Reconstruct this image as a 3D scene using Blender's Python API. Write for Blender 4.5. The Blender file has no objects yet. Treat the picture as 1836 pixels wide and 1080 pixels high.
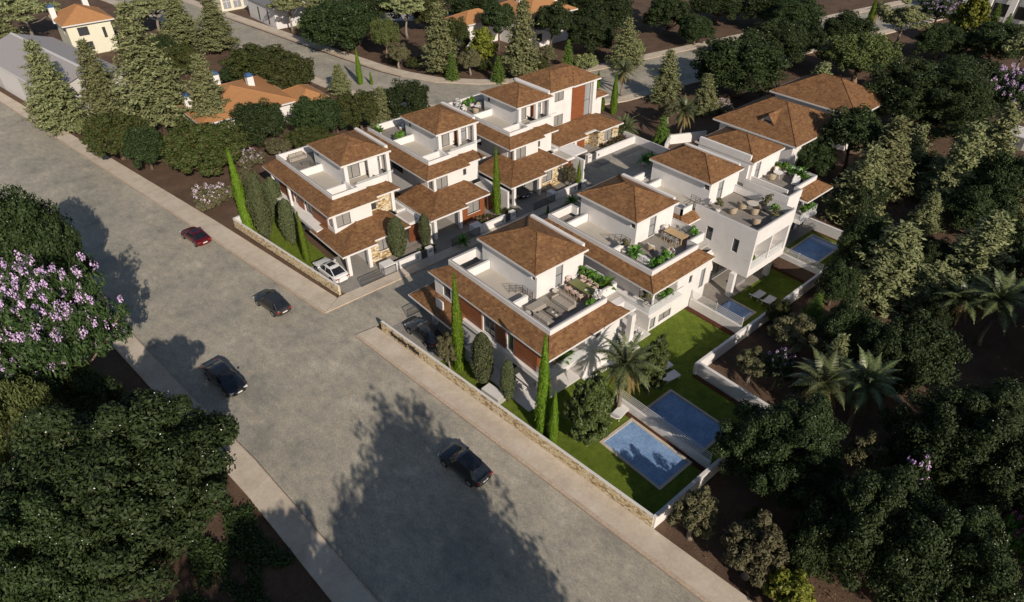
import bpy, math, random
import numpy as np
from math import radians as R, sin, cos, pi
random.seed(11)
SC = bpy.context.scene
COL = SC.collection
# ------------------------------------------------------------------ camera, sky, sun, exposure
cam = bpy.data.cameras.new("camera"); co = bpy.data.objects.new("camera", cam); COL.objects.link(co)
co.location = (0, 0, 42.0); co.rotation_euler = (R(90 - 37.4), 0, R(-41.0))
cam.sensor_width = 36.0; cam.lens = 1198.0 / 1836.0 * 36.0; cam.clip_end = 3000; cam.clip_start = 0.5
SC.camera = co
SUN_EL = 28.5
SUN_DIR = (0.262, 0.965)          # horizontal direction the light travels
w = bpy.data.worlds.new("World"); SC.world = w; w.use_nodes = True
nt = w.node_tree; nt.nodes.clear()
sky = nt.nodes.new("ShaderNodeTexSky"); sky.sky_type = 'NISHITA'; sky.sun_disc = False
sky.sun_elevation = R(SUN_EL); sky.sun_rotation = math.atan2(-SUN_DIR[0], -SUN_DIR[1])
bg = nt.nodes.new("ShaderNodeBackground"); bg.inputs[1].default_value = 0.068
wo = nt.nodes.new("ShaderNodeOutputWorld")
nt.links.new(sky.outputs[0], bg.inputs[0]); nt.links.new(bg.outputs[0], wo.inputs[0])
sl = bpy.data.lights.new("sun", 'SUN'); sl.energy = 4.35; sl.angle = R(0.5); sl.color = (1.0, 0.885, 0.76)
so = bpy.data.objects.new("sun", sl); COL.objects.link(so)
from mathutils import Vector, Matrix
so.rotation_euler = Vector((SUN_DIR[0] * cos(R(SUN_EL)), SUN_DIR[1] * cos(R(SUN_EL)), -sin(R(SUN_EL)))).to_track_quat('-Z', 'Y').to_euler()
SC.view_settings.view_transform = 'Standard'; SC.view_settings.look = 'None'
SC.view_settings.exposure = 0.0; SC.view_settings.gamma = 1.0; SC.view_settings.use_curve_mapping = False
SC.cycles.max_bounces = 5; SC.cycles.diffuse_bounces = 3; SC.cycles.glossy_bounces = 3
SC.cycles.transmission_bounces = 4; SC.cycles.transparent_max_bounces = 6
# ------------------------------------------------------------------ materials
MATS = {}
def _new(name):
    m = bpy.data.materials.new(name); m.use_nodes = True
    t = m.node_tree; b = t.nodes["Principled BSDF"]; MATS[name] = m
    return m, t, b
def N(t, typ, **kw):
    n = t.nodes.new(typ)
    for k, v in kw.items():
        if k.startswith('i_'): n.inputs[k[2:].replace('_', ' ')].default_value = v
        else: setattr(n, k, v)
    return n
def ramp(t, src, stops, interp='LINEAR'):
    r = t.nodes.new("ShaderNodeValToRGB"); r.color_ramp.interpolation = interp
    e = r.color_ramp.elements
    while len(e) > 1: e.remove(e[-1])
    e[0].position = stops[0][0]; e[0].color = (*stops[0][1], 1)
    for p, c in stops[1:]:
        x = e.new(p); x.color = (*c, 1)
    t.links.new(src, r.inputs[0]); return r
def coords(t, kind='Object', scale=(1, 1, 1), rot=(0, 0, 0)):
    if kind == 'World':
        g = t.nodes.new("ShaderNodeNewGeometry"); src = g.outputs['Position']
    else:
        g = t.nodes.new("ShaderNodeTexCoord"); src = g.outputs['Object']
    mp = t.nodes.new("ShaderNodeMapping"); mp.inputs['Scale'].default_value = scale; mp.inputs['Rotation'].default_value = rot
    t.links.new(src, mp.inputs[0]); return mp.outputs[0]
def mix(t, a, b, fac, mode='MIX'):
    m = t.nodes.new("ShaderNodeMix"); m.data_type = 'RGBA'; m.blend_type = mode
    for sock, v in ((m.inputs[0], fac), (m.inputs[6], a), (m.inputs[7], b)):
        if hasattr(v, 'is_linked') or hasattr(v, 'links'): t.links.new(v, sock)
        elif isinstance(v, (int, float)): sock.default_value = v
        else: sock.default_value = (*v, 1)
    return m.outputs[2]
def bump(t, b, src, strength=.4, dist=.02):
    n = N(t, "ShaderNodeBump"); n.inputs['Strength'].default_value = strength; n.inputs['Distance'].default_value = dist
    t.links.new(src, n.inputs['Height']); t.links.new(n.outputs[0], b.inputs['Normal'])
def noise(t, vec, scale, detail=4, rough=.55):
    n = N(t, "ShaderNodeTexNoise"); n.inputs['Scale'].default_value = scale; n.inputs['Detail'].default_value = detail
    n.inputs['Roughness'].default_value = rough; t.links.new(vec, n.inputs['Vector']); return n.outputs[0]
def plain(name, col, rough=.6, metal=0, spec=.5, var=0.0, vs=3.0, coat=0):
    m, t, b = _new(name); b.inputs['Roughness'].default_value = rough; b.inputs['Metallic'].default_value = metal
    b.inputs['Specular IOR Level'].default_value = spec; b.inputs['Coat Weight'].default_value = coat; b.inputs['Coat Roughness'].default_value = .05
    b.inputs['Base Color'].default_value = (*col, 1)
    if var:
        r = ramp(t, noise(t, coords(t), vs, 5), [(.25, tuple(c * (1 - var) for c in col)), (.75, tuple(min(1, c * (1 + var * .6)) for c in col))])
        t.links.new(r.outputs[0], b.inputs['Base Color'])
    return m
def leafmat(name, cols, rough=.55, spec=.3):
    """colour differs from leaf to leaf and from tree to tree"""
    m, t, b = _new(name)
    g = t.nodes.new("ShaderNodeNewGeometry"); oi = t.nodes.new("ShaderNodeObjectInfo")
    r = ramp(t, g.outputs['Random Per Island'], [(i / (len(cols) - 1), c) for i, c in enumerate(cols)])
    hs = t.nodes.new("ShaderNodeHueSaturation"); t.links.new(r.outputs[0], hs.inputs['Color'])
    mr = N(t, "ShaderNodeMapRange"); mr.inputs[3].default_value = .78; mr.inputs[4].default_value = 1.22
    t.links.new(oi.outputs['Random'], mr.inputs[0]); t.links.new(mr.outputs[0], hs.inputs['Value'])
    mh = N(t, 'ShaderNodeMapRange'); mh.inputs[3].default_value = .485; mh.inputs[4].default_value = .51; t.links.new(oi.outputs['Random'], mh.inputs[0]); t.links.new(mh.outputs[0], hs.inputs['Hue'])
    t.links.new(hs.outputs[0], b.inputs['Base Color'])
    b.inputs['Roughness'].default_value = rough; b.inputs['Specular IOR Level'].default_value = spec
    return m
plain('white', (.75, .725, .70), .85, spec=.2, var=.09, vs=.9)
plain('white_trim', (.70, .68, .655), .7, spec=.3, var=.05, vs=2)
plain('coping_grey', (.34, .33, .33), .7, var=.1)
plain('frame_dark', (.05, .05, .052), .4)
plain('frame_grey', (.20, .20, .20), .5)
plain('railing_grey', (.09, .09, .095), .45, metal=.3)
plain('beige_floor', (.47, .43, .37), .85, var=.07, vs=1.5)
plain('grey_box', (.42, .40, .37), .8, var=.06)
plain('steel', (.5, .5, .5), .3, metal=.9)
plain('chair_wood', (.40, .22, .09), .55, var=.15, vs=8)
plain('pale_wood', (.52, .36, .19), .6, var=.18, vs=6)
plain('fabric_beige', (.36, .32, .27), .95, spec=.1, var=.1, vs=9)
plain('fabric_pink', (.62, .48, .40), .95, spec=.1, var=.08, vs=9)
plain('fabric_white', (.74, .72, .70), .95, spec=.1, var=.05, vs=9)
plain('fabric_grey', (.30, .29, .28), .95, spec=.1, var=.1, vs=9)
plain('rattan', (.45, .36, .25), .8, var=.3, vs=30)
plain('table_green', (.16, .17, .05), .25, var=.2, vs=3)
plain('table_top', (.62, .56, .48), .5, var=.1, vs=5)
plain('table_dark', (.20, .17, .14), .35, var=.2, vs=5)
plain('pot', (.55, .52, .48), .8, var=.1)
plain('pot_dark', (.20, .18, .16), .7, var=.1)
plain('black', (.012, .012, .013), .5)
plain('rubber', (.02, .02, .02), .85)
plain('lamp_clear', (.75, .75, .72), .15)
plain('lamp_red', (.35, .02, .02), .2)
plain('paint_red', (.12, .006, .012), .28, metal=.25, coat=.7)
plain('paint_white', (.78, .78, .77), .3, coat=.8)
plain('paint_grey', (.13, .135, .14), .28, metal=.75, coat=.7)
plain('paint_gunmetal', (.09, .085, .085), .3, metal=.7, coat=.6)
plain('paint_black', (.010, .011, .015), .18, coat=1)
plain('car_glass', (.012, .014, .018), .06, spec=.9)
plain('rim', (.42, .42, .43), .3, metal=.8)
plain('plate', (.75, .75, .72), .5)
plain('bark', (.15, .11, .08), .9, spec=.1, var=.35, vs=5)
plain('bark_pale', (.30, .22, .16), .9, spec=.1, var=.3, vs=5)
plain('bark_grey', (.27, .23, .19), .9, spec=.1, var=.35, vs=6)
plain('palm_bark', (.24, .20, .16), .9, spec=.1, var=.5, vs=4)
plain('palm_orange', (.42, .17, .04), .8, var=.3, vs=6)
plain('door_wood', (.22, .085, .035), .5, var=.2, vs=6)
plain('cream', (.72, .69, .54), .85, var=.05, vs=1)
plain('blue_cap', (.05, .12, .25), .4)
plain('hall_wall', (.50, .48, .46), .8, var=.05, vs=.6)
plain('pale_or_lit_panel', (.68, .66, .65), .8, var=.04)
plain('orange_roof', (.44, .22, .095), .85, spec=.2, var=.14, vs=2.5)
plain('concrete_pale', (.40, .38, .36), .8, var=.1, vs=1)
# glass pane: dark reflective
plain('glass', (.05, .055, .06), .05, spec=.8)
plain('glass_clear', (.30, .31, .32), .08, spec=.6)
# curtains behind glass: pleats
m, t, b = _new('curtain'); v = coords(t, scale=(1, 1, 0))
wv = N(t, "ShaderNodeTexWave"); wv.wave_type = 'BANDS'; wv.bands_direction = 'DIAGONAL'; wv.inputs['Scale'].default_value = 5; t.links.new(v, wv.inputs[0])
r = ramp(t, wv.outputs[0], [(0, (.20, .195, .185)), (1, (.36, .35, .33))]); t.links.new(r.outputs[0], b.inputs['Base Color']); b.inputs['Roughness'].default_value = .35
# railing glass
m, t, b = _new('rail_glass'); b.inputs['Base Color'].default_value = (.85, .9, .9, 1); b.inputs['Roughness'].default_value = .05; b.inputs['Alpha'].default_value = .22
# wood cladding: horizontal boards
m, t, b = _new('wood_clad'); v = coords(t, scale=(1, 1, 1))
wv = N(t, "ShaderNodeTexWave"); wv.wave_type = 'BANDS'; wv.bands_direction = 'Z'; wv.wave_profile = 'SAW'; wv.inputs['Scale'].default_value = 2.2; wv.inputs['Distortion'].default_value = 0; t.links.new(v, wv.inputs[0])
n1 = noise(t, coords(t, scale=(.7, .7, 9)), 1.6, 5)
r = ramp(t, n1, [(.25, (.16, .050, .018)), (.55, (.27, .088, .032)), (.8, (.36, .135, .05))])
r2 = ramp(t, wv.outputs[0], [(0, (.35, .35, .35)), (.12, (1, 1, 1)), (1, (1, 1, 1))])
t.links.new(mix(t, r.outputs[0], r2.outputs[0], 1.0, 'MULTIPLY'), b.inputs['Base Color']); b.inputs['Roughness'].default_value = .55; bump(t, b, wv.outputs[0], .3, .02)
# roof shingles
def shingle(name, cols):
    m, t, b = _new(name); v = coords(t, scale=(1, 1, 1))
    vo = N(t, "ShaderNodeTexVoronoi"); vo.inputs['Scale'].default_value = 3.4; t.links.new(coords(t, scale=(1, 1, 2.6)), vo.inputs['Vector'])
    sep = t.nodes.new("ShaderNodeSeparateColor"); t.links.new(vo.outputs['Color'], sep.inputs[0])
    r = ramp(t, sep.outputs[0], [(i / (len(cols) - 1), c) for i, c in enumerate(cols)], 'LINEAR')
    nn = noise(t, v, .9, 5, .6); r2 = ramp(t, nn, [(.3, (.78, .76, .74)), (.7, (1.15, 1.12, 1.08))])
    wv = N(t, "ShaderNodeTexWave"); wv.wave_type = 'BANDS'; wv.bands_direction = 'Z'; wv.wave_profile = 'SAW'; wv.inputs['Scale'].default_value = 3.2; t.links.new(v, wv.inputs[0])
    r3 = ramp(t, wv.outputs[0], [(0, (.72, .72, .72)), (.2, (1, 1, 1)), (1, (1, 1, 1))])
    c = mix(t, r.outputs[0], r2.outputs[0], 1.0, 'MULTIPLY'); c = mix(t, c, r3.outputs[0], 1.0, 'MULTIPLY')
    t.links.new(c, b.inputs['Base Color']); b.inputs['Roughness'].default_value = .85; b.inputs['Specular IOR Level'].default_value = .2
    bump(t, b, sep.outputs[0], .5, .03)
shingle('shingle', [(.150, .074, .038), (.205, .108, .052), (.245, .138, .062), (.175, .088, .044), (.29, .165, .075)])
# rubble stone cladding
def stone(name, cols, sc):
    m, t, b = _new(name); v = coords(t, scale=(1, 1, 1.9))
    vo = N(t, "ShaderNodeTexVoronoi"); vo.inputs['Scale'].default_value = sc; t.links.new(v, vo.inputs['Vector'])
    ve = N(t, "ShaderNodeTexVoronoi"); ve.feature = 'DISTANCE_TO_EDGE'; ve.inputs['Scale'].default_value = sc; t.links.new(v, ve.inputs['Vector'])
    sep = t.nodes.new("ShaderNodeSeparateColor"); t.links.new(vo.outputs['Color'], sep.inputs[0])
    r = ramp(t, sep.outputs[0], [(i / (len(cols) - 1), c) for i, c in enumerate(cols)], 'CONSTANT')
    n1 = noise(t, v, 14, 4); r1 = ramp(t, n1, [(.3, (.75, .72, .68)), (.7, (1.1, 1.1, 1.1))])
    e = ramp(t, ve.outputs[0], [(0, (.42, .36, .26)), (.07, (1, 1, 1))])
    c = mix(t, mix(t, r.outputs[0], r1.outputs[0], 1.0, 'MULTIPLY'), e.outputs[0], 1.0, 'MULTIPLY')
    t.links.new(c, b.inputs['Base Color']); b.inputs['Roughness'].default_value = .9; bump(t, b, ve.outputs[0], .6, .05)
stone('stone', [(.62, .50, .30), (.75, .68, .52), (.52, .38, .18), (.78, .72, .60), (.30, .19, .09), (.68, .56, .34), (.80, .76, .66)], 3.2)
stone('stone_wall', [(.66, .54, .33), (.74, .65, .46), (.56, .42, .22), (.72, .62, .44), (.70, .58, .38), (.34, .23, .13), (.76, .68, .52), (.72, .62, .42)], 3.6)
# road: worn concrete / asphalt
m, t, b = _new('road'); v = coords(t, 'World')
n1 = noise(t, v, .16, 8, .66); n2 = noise(t, coords(t, 'World', (1, .55, 1), (0, 0, R(62))), 1.5, 9, .72); n3 = noise(t, coords(t, 'World', (1, .45, 1), (0, 0, R(-28))), 9, 6, .8)
c1 = ramp(t, n1, [(.36, (.265, .25, .212)), (.45, (.345, .32, .262)), (.54, (.375, .345, .28)), (.64, (.455, .415, .34))])
c2 = ramp(t, n2, [(.30, (.66, .67, .69)), (.46, (.92, .93, .94)), (.56, (1.03, 1.02, 1.0)), (.70, (1.30, 1.27, 1.2))])
c3 = ramp(t, n3, [(.3, (.62, .62, .64)), (.5, (1.0, 1.0, 1.0)), (.7, (1.40, 1.37, 1.32))])
c = mix(t, mix(t, c1.outputs[0], c2.outputs[0], 1.0, 'MULTIPLY'), c3.outputs[0], 1.0, 'MULTIPLY')
t.links.new(c, b.inputs['Base Color']); b.inputs['Roughness'].default_value = .75; bump(t, b, n3, .35, .03)
def ground(name, cols, s1, s2, rough=.9, bs=.4, bd=.03, kind='World', ct=.3):
    m, t, b = _new(name); v = coords(t, kind)
    n1 = noise(t, v, s1, 6, .62); n2 = noise(t, v, s2, 5, .7)
    c1 = ramp(t, n1, [(.25 + .5 * i / (len(cols) - 1), c) for i, c in enumerate(cols)])
    c2 = ramp(t, n2, [(.25, (1 - ct,) * 3), (.75, (1 + ct,) * 3)])
    t.links.new(mix(t, c1.outputs[0], c2.outputs[0], 1.0, 'MULTIPLY'), b.inputs['Base Color'])
    b.inputs['Roughness'].default_value = rough; b.inputs['Specular IOR Level'].default_value = .25; bump(t, b, n2, bs, bd)
ground('pavement', [(.43, .365, .29), (.55, .475, .38), (.62, .55, .46)], .45, 4, .85, .2, .01, ct=.13)
ground('kerb', [(.44, .34, .26), (.55, .45, .35)], .8, 6, .85, .2, .01)
ground('paving_grey', [(.23, .215, .195), (.30, .285, .26)], .6, 7, .8, .2, .01)
ground('deck', [(.22, .195, .165), (.29, .265, .235)], .9, 8, .8, .2, .01)
ground('soil', [(.082, .052, .036), (.122, .078, .052), (.165, .107, .072)], .35, 7, .95, .9, .08)
ground('soil_red', [(.06, .022, .012), (.10, .038, .02)], 1.2, 9, .95, .6, .04)
ground('lawn', [(.075, .115, .012), (.125, .175, .018), (.18, .225, .03)], 1.1, 20, .9, 1.0, .06)
# pool water over small tiles
m, t, b = _new('water'); v = coords(t)
vo = N(t, "ShaderNodeTexVoronoi"); vo.distance = 'CHEBYCHEV'; vo.inputs['Scale'].default_value = 8; t.links.new(v, vo.inputs['Vector'])
sep = t.nodes.new("ShaderNodeSeparateColor"); t.links.new(vo.outputs['Color'], sep.inputs[0])
r = ramp(t, sep.outputs[0], [(0, (.19, .31, .53)), (.5, (.235, .37, .59)), (1, (.29, .43, .64))])
n1 = noise(t, v, .6, 4); r1 = ramp(t, n1, [(.3, (.75, .8, .85)), (.7, (1.15, 1.12, 1.1))])
t.links.new(mix(t, r.outputs[0], r1.outputs[0], 1.0, 'MULTIPLY'), b.inputs['Base Color']); b.inputs['Roughness'].default_value = .04
bump(t, b, noise(t, v, 1.6, 3), .05, .04)
# corrugated hall roof
m, t, b = _new('corrugated'); v = coords(t)
wv = N(t, "ShaderNodeTexWave"); wv.wave_type = 'BANDS'; wv.bands_direction = 'Y'; wv.inputs['Scale'].default_value = .9; t.links.new(v, wv.inputs[0])
r = ramp(t, wv.outputs[0], [(0, (.33, .305, .295)), (1, (.46, .43, .42))]); t.links.new(r.outputs[0], b.inputs['Base Color']); b.inputs['Roughness'].default_value = .6
bump(t, b, wv.outputs[0], .5, .05)
# foliage
leafmat('leaf_dark', [(.016, .028, .009), (.030, .047, .014), (.046, .068, .020), (.022, .040, .015)], .6, .22)
leafmat('leaf_carob', [(.034, .048, .011), (.055, .074, .018), (.046, .062, .015), (.085, .062, .022)], .6, .25)
leafmat('leaf_conifer', [(.125, .150, .060), (.195, .215, .095), (.25, .265, .13), (.16, .175, .07)], .7, .2)
leafmat('leaf_cypress', [(.055, .105, .004), (.095, .165, .008), (.13, .205, .012)], .6, .25)
leafmat('leaf_column', [(.045, .058, .022), (.075, .090, .035), (.105, .120, .055)], .6, .3)
leafmat('leaf_fir', [(.055, .10, .012), (.085, .145, .02), (.12, .18, .03)], .6, .25)
leafmat('leaf_lime', [(.10, .125, .014), (.155, .18, .022), (.21, .235, .035)], .6, .25)
leafmat('leaf_pale', [(.13, .16, .05), (.20, .24, .09), (.26, .29, .13)], .6, .25)
leafmat('leaf_olive', [(.085, .085, .038), (.13, .125, .060), (.17, .16, .085)], .65, .25)
leafmat('leaf_feather', [(.065, .090, .024), (.10, .125, .036), (.13, .15, .05)], .6, .25)
leafmat('leaf_jaca', [(.022, .042, .012), (.038, .065, .018), (.05, .08, .022)], .55, .3)
leafmat('leaf_palm', [(.06, .085, .03), (.095, .12, .045), (.15, .165, .07)], .4, .4)
leafmat('leaf_brown', [(.14, .10, .035), (.20, .14, .055), (.10, .09, .035)], .7, .2)
leafmat('leaf_bright', [(.05, .13, .012), (.08, .19, .02), (.12, .25, .04)], .4, .4)
leafmat('leaf_ficus', [(.040, .058, .014), (.066, .086, .022), (.09, .112, .032)], .5, .3)
leafmat('petal_purple', [(.52, .34, .62), (.66, .47, .72), (.76, .60, .80)], .8, .1)
leafmat('petal_pink', [(.50, .10, .22), (.62, .22, .38), (.45, .05, .25)], .8, .1)
leafmat('petal_lilac', [(.50, .36, .48), (.62, .50, .60), (.70, .62, .66)], .8, .1)
leafmat('petal_or_glint_white', [(.72, .70, .66), (.80, .78, .76)], .8, .1)
leafmat('grass_blade', [(.065, .11, .008), (.125, .175, .015), (.20, .24, .035)], .6, .2)
leafmat('ivy', [(.02, .045, .012), (.035, .065, .018), (.05, .085, .022)], .5, .3)
# ------------------------------------------------------------------ mesh helpers
class MB:
    def __init__(s): s.v = []; s.f = []; s.m = []
    def poly(s, pts, m=0):
        i = len(s.v); s.v += [tuple(p) for p in pts]; s.f.append(tuple(range(i, i + len(pts)))); s.m.append(m)
    def box(s, x0, x1, y0, y1, z0, z1, m=0):
        if x0 > x1: x0, x1 = x1, x0
        if y0 > y1: y0, y1 = y1, y0
        i = len(s.v); s.v += [(x, y, z) for z in (z0, z1) for x, y in ((x0, y0), (x1, y0), (x1, y1), (x0, y1))]
        for f in ((3, 2, 1, 0), (4, 5, 6, 7), (0, 1, 5, 4), (1, 2, 6, 5), (2, 3, 7, 6), (3, 0, 4, 7)): s.f.append(tuple(i + k for k in f)); s.m.append(m)
    def prism(s, pts, z0, z1, m=0, mtop=None):
        a = sum(pts[k][0] * pts[(k + 1) % len(pts)][1] - pts[(k + 1) % len(pts)][0] * pts[k][1] for k in range(len(pts)))
        if a < 0: pts = pts[::-1]
        n = len(pts); i = len(s.v)
        s.v += [(p[0], p[1], z0) for p in pts] + [(p[0], p[1], z1) for p in pts]
        s.f.append(tuple(i + n + k for k in range(n))); s.m.append(m if mtop is None else mtop)
        s.f.append(tuple(i + k for k in range(n))[::-1]); s.m.append(m)
        for k in range(n):
            k2 = (k + 1) % n; s.f.append((i + k, i + k2, i + n + k2, i + n + k)); s.m.append(m)
    def bar(s, p, q, wd, h, m=0, up=(0, 0, 1)):
        p = Vector(p); q = Vector(q); d = (q - p).normalized(); u = Vector(up)
        if abs(d.dot(u)) > .99: u = Vector((1, 0, 0))
        a = d.cross(u).normalized() * wd / 2; b = a.cross(d).normalized() * h / 2
        i = len(s.v)
        for c in (p, q):
            for e, g in ((-1, -1), (1, -1), (1, 1), (-1, 1)): s.v.append(tuple(c + a * e + b * g))
        for f in ((0, 1, 2, 3), (7, 6, 5, 4), (0, 4, 5, 1), (1, 5, 6, 2), (2, 6, 7, 3), (3, 7, 4, 0)): s.f.append(tuple(i + k for k in f)); s.m.append(m)
    def tube(s, pts, rad, n=8, m=0, cap=True):
        rings = []; pts = [Vector(p) for p in pts]
        for k, p in enumerate(pts):
            d = (pts[min(k + 1, len(pts) - 1)] - pts[max(k - 1, 0)]).normalized()
            u = Vector((0, 0, 1)) if abs(d.z) < .95 else Vector((1, 0, 0))
            a = d.cross(u).normalized(); b = a.cross(d); i = len(s.v); rings.append(i)
            for j in range(n):
                t = 2 * pi * j / n; s.v.append(tuple(p + (a * cos(t) + b * sin(t)) * rad[k]))
        for k in range(len(rings) - 1):
            for j in range(n):
                s.f.append((rings[k] + j, rings[k] + (j + 1) % n, rings[k + 1] + (j + 1) % n, rings[k + 1] + j)); s.m.append(m)
        if cap:
            s.f.append(tuple(rings[0] + j for j in range(n))[::-1]); s.m.append(m)
            s.f.append(tuple(rings[-1] + j for j in range(n))); s.m.append(m)
    def cyl(s, x, y, z0, z1, r, r1=None, n=14, m=0): s.tube([(x, y, z0), (x, y, z1)], [r, r if r1 is None else r1], n, m)
    def lathe(s, x, y, prof, n=14, m=0): s.tube([(x, y, p[1]) for p in prof], [p[0] for p in prof], n, m)
    def build(s, name, mats, parent=None, base=(0, 0, 0), smooth=False, rot=0):
        me = bpy.data.meshes.new(name)
        bx, by, bz = base
        me.from_pydata([(x - bx, y - by, z - bz) for x, y, z in s.v], [], s.f)
        for mt in ([mats] if isinstance(mats, str) else mats): me.materials.append(MATS[mt])
        me.polygons.foreach_set("material_index", s.m)
        if smooth: me.polygons.foreach_set("use_smooth", [True] * len(me.polygons))
        me.update()
        o = bpy.data.objects.new(name, me); COL.objects.link(o)
        if parent is not None: o.parent = parent
        else: o.location = base
        return o
def bevel(o, w=.02, seg=1):
    b = o.modifiers.new("bevel", 'BEVEL'); b.width = w; b.segments = seg; b.limit_method = 'ANGLE'; b.angle_limit = R(40)
    return o
def tag(o, label=None, cat=None, group=None, kind=None):
    if label: o['label'] = label
    if cat: o['category'] = cat
    if group: o['group'] = group
    if kind: o['kind'] = kind
    return o
def thing(name, label, cat, loc=(0, 0, 0), rz=0, group=None):
    o = bpy.data.objects.new(name, None); COL.objects.link(o); o.location = loc; o.rotation_euler = (0, 0, rz)
    o.empty_display_size = .2
    return tag(o, label, cat, group)
def copy_thing(root, loc, rz=0, scale=None, label=None, group=None):
    r = root.copy(); COL.objects.link(r); r.location = loc; r.rotation_euler = (0, 0, rz)
    if scale: r.scale = scale
    if label: r['label'] = label
    if group: r['group'] = group
    for ch in list(root.children):
        c = ch.copy(); COL.objects.link(c); c.parent = r
        for g in list(ch.children):
            d = g.copy(); COL.objects.link(d); d.parent = c
    return r
# ------------------------------------------------------------------ setting
PIT = (49.0, 64.3, 22.6, 31.4, -1.6)
def smooth_noise(x, y): return .05 * np.sin(x * .31 + 1.3 * np.sin(y * .17)) + .04 * np.sin(y * .43 + x * .11)
def sheet(name, xs, ys, zf, mat, kind='structure'):
    X, Y = np.meshgrid(xs, ys, indexing='ij'); Z = zf(X, Y); nx, ny = X.shape
    me = bpy.data.meshes.new(name); me.vertices.add(nx * ny)
    me.vertices.foreach_set('co', np.stack([X, Y, Z], -1).reshape(-1).astype(np.float32))
    i = np.arange(nx - 1)[:, None] * ny + np.arange(ny - 1)[None]; q = np.stack([i, i + ny, i + ny + 1, i + 1], -1).reshape(-1, 4)
    me.loops.add(q.size); me.loops.foreach_set('vertex_index', q.reshape(-1).astype(np.int32))
    me.polygons.add(len(q)); me.polygons.foreach_set('loop_start', (np.arange(len(q)) * 4).astype(np.int32))
    me.polygons.foreach_set('loop_total', np.full(len(q), 4, np.int32)); me.update(); me.validate()
    me.materials.append(MATS[mat]); o = bpy.data.objects.new(name, me); COL.objects.link(o)
    if kind: o['kind'] = kind
    return o
xs = np.unique(np.round(np.concatenate([np.linspace(-1500, -60, 12), np.arange(-60, 25, 2.5), np.arange(25, 49, 1.5), [49, 49.05], np.arange(50.5, 64, 1.5), [64.3, 64.35], np.arange(66, 130, 2.0), np.arange(132, 260, 5), np.linspace(270, 1800, 14)]), 3))
ys = np.unique(np.round(np.concatenate([np.linspace(-900, -60, 10), np.arange(-58, 22, 2.0), [22.55, 22.6], np.arange(24, 31, 1.5), [31.4, 31.45], np.arange(33, 80, 2.5), np.arange(82, 240, 5), np.linspace(250, 2000, 14)]), 3))
def tz(X, Y):
    wood = ((X > 26.5) & (Y < 21.5)) | ((X > 77) & (Y < 66))
    Z = -.06 + np.where(wood, smooth_noise(X, Y) * .9 - .09, 0)
    pit = (X > 49.02) & (X < 64.32) & (Y > 22.58) & (Y < 31.42)
    return np.where(pit, -1.6, Z)
sheet('ground', xs, ys, tz, 'soil')
KR = [(27.6, -28), (24.3, 8.9), (23.9, 13.3), (20.9, 47.2)]        # right kerb of the main road, below the side street
KU = [(20.3, 52.2), (16.3, 79.5), (7.0, 140.4), (-3, 205)]
IR = [(30.2, -28), (26.45, 6.9), (26.0, 14.7), (23.2, 46.2), (23.1, 47.2)]
IU = [(22.6, 53.7), (19.9, 74.9), (19.2, 77.2), (7.9, 145.9), (-1.2, 205)]
LK = [(9.9, -28), (8.3, 22.8), (7.2, 39.0), (5.9, 50.1), (4.6, 62.7), (1.2, 90), (-8, 145), (-19, 205)]
LI = [(7.6, -28), (6.1, 23.5), (5.3, 36.5), (3.9, 50.1), (2.6, 62.6), (-.8, 90), (-10, 145), (-21, 205)]
rb = MB()
rb.prism([(27.55, -28), (24.25, 8.9), (23.85, 13.3), (20.85, 47.2), (20.25, 52.2), (16.25, 79.5), (6.95, 140.4), (-3.05, 205)] + [(x + .05, y) for x, y in LK[::-1]], -.1, 0)
# side street and turning area
rb.prism([(20.85, 47.2), (24.3, 47.2), (24.3, 46.1), (28, 46.1), (75.4, 46.1), (75.4, 58.5), (60, 58.5), (60, 52.25), (20.25, 52.25)], -.1, .002)
NR_F = [(50, 230), (57.1, 168.7), (60.9, 136.9), (64.2, 111.6), (65.6, 106.4), (68.3, 99.7), (73.6, 93.6), (80.4, 88.8), (95.2, 85.0), (113, 82.1), (148.6, 76.3), (184, 70.1), (260, 56), (330, 44)]
NR_N = [(38, 230), (47, 168), (51.5, 136), (53.7, 112), (55.2, 104), (60, 93), (67, 84), (77, 76.5), (87.9, 72.8), (99.5, 71.2), (129, 67.2), (158.3, 62.4), (184, 58.6), (260, 45), (330, 32)]
rb.prism(NR_F + NR_N[::-1], -.1, .004)
o = rb.build('road', 'road'); o['kind'] = 'structure'
def offset(pl, d):
    out = []
    for k, p in enumerate(pl):
        a = pl[max(k - 1, 0)]; b2 = pl[min(k + 1, len(pl) - 1)]; dx, dy = b2[0] - a[0], b2[1] - a[1]; L = math.hypot(dx, dy)
        out.append((p[0] - dy / L * d, p[1] + dx / L * d))
    return out
def strip(name, a, b2, z0, z1, mat):
    q = MB()
    for k in range(len(a) - 1): q.prism([a[k], a[k + 1], b2[k + 1], b2[k]], z0, z1)
    o = q.build(name, mat); o['kind'] = 'structure'; return o
def lerpline(a, b2, t): return [(p[0] + (q[0] - p[0]) * t, p[1] + (q[1] - p[1]) * t) for p, q in zip(a, b2)]
pv = MB()
kb = MB()
def pave(K, I, kw=.16, z=.12):
    for k in range(len(K) - 1):
        a, b2 = Vector(K[k]), Vector(K[k + 1]); c, d = Vector(I[k]), Vector(I[k + 1])
        ka, kd = a + (c - a).normalized() * kw, b2 + (d - b2).normalized() * kw
        kb.prism([a, b2, kd, ka], -.1, z + .006); pv.prism([ka, kd, d, c], -.1, z)
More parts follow.
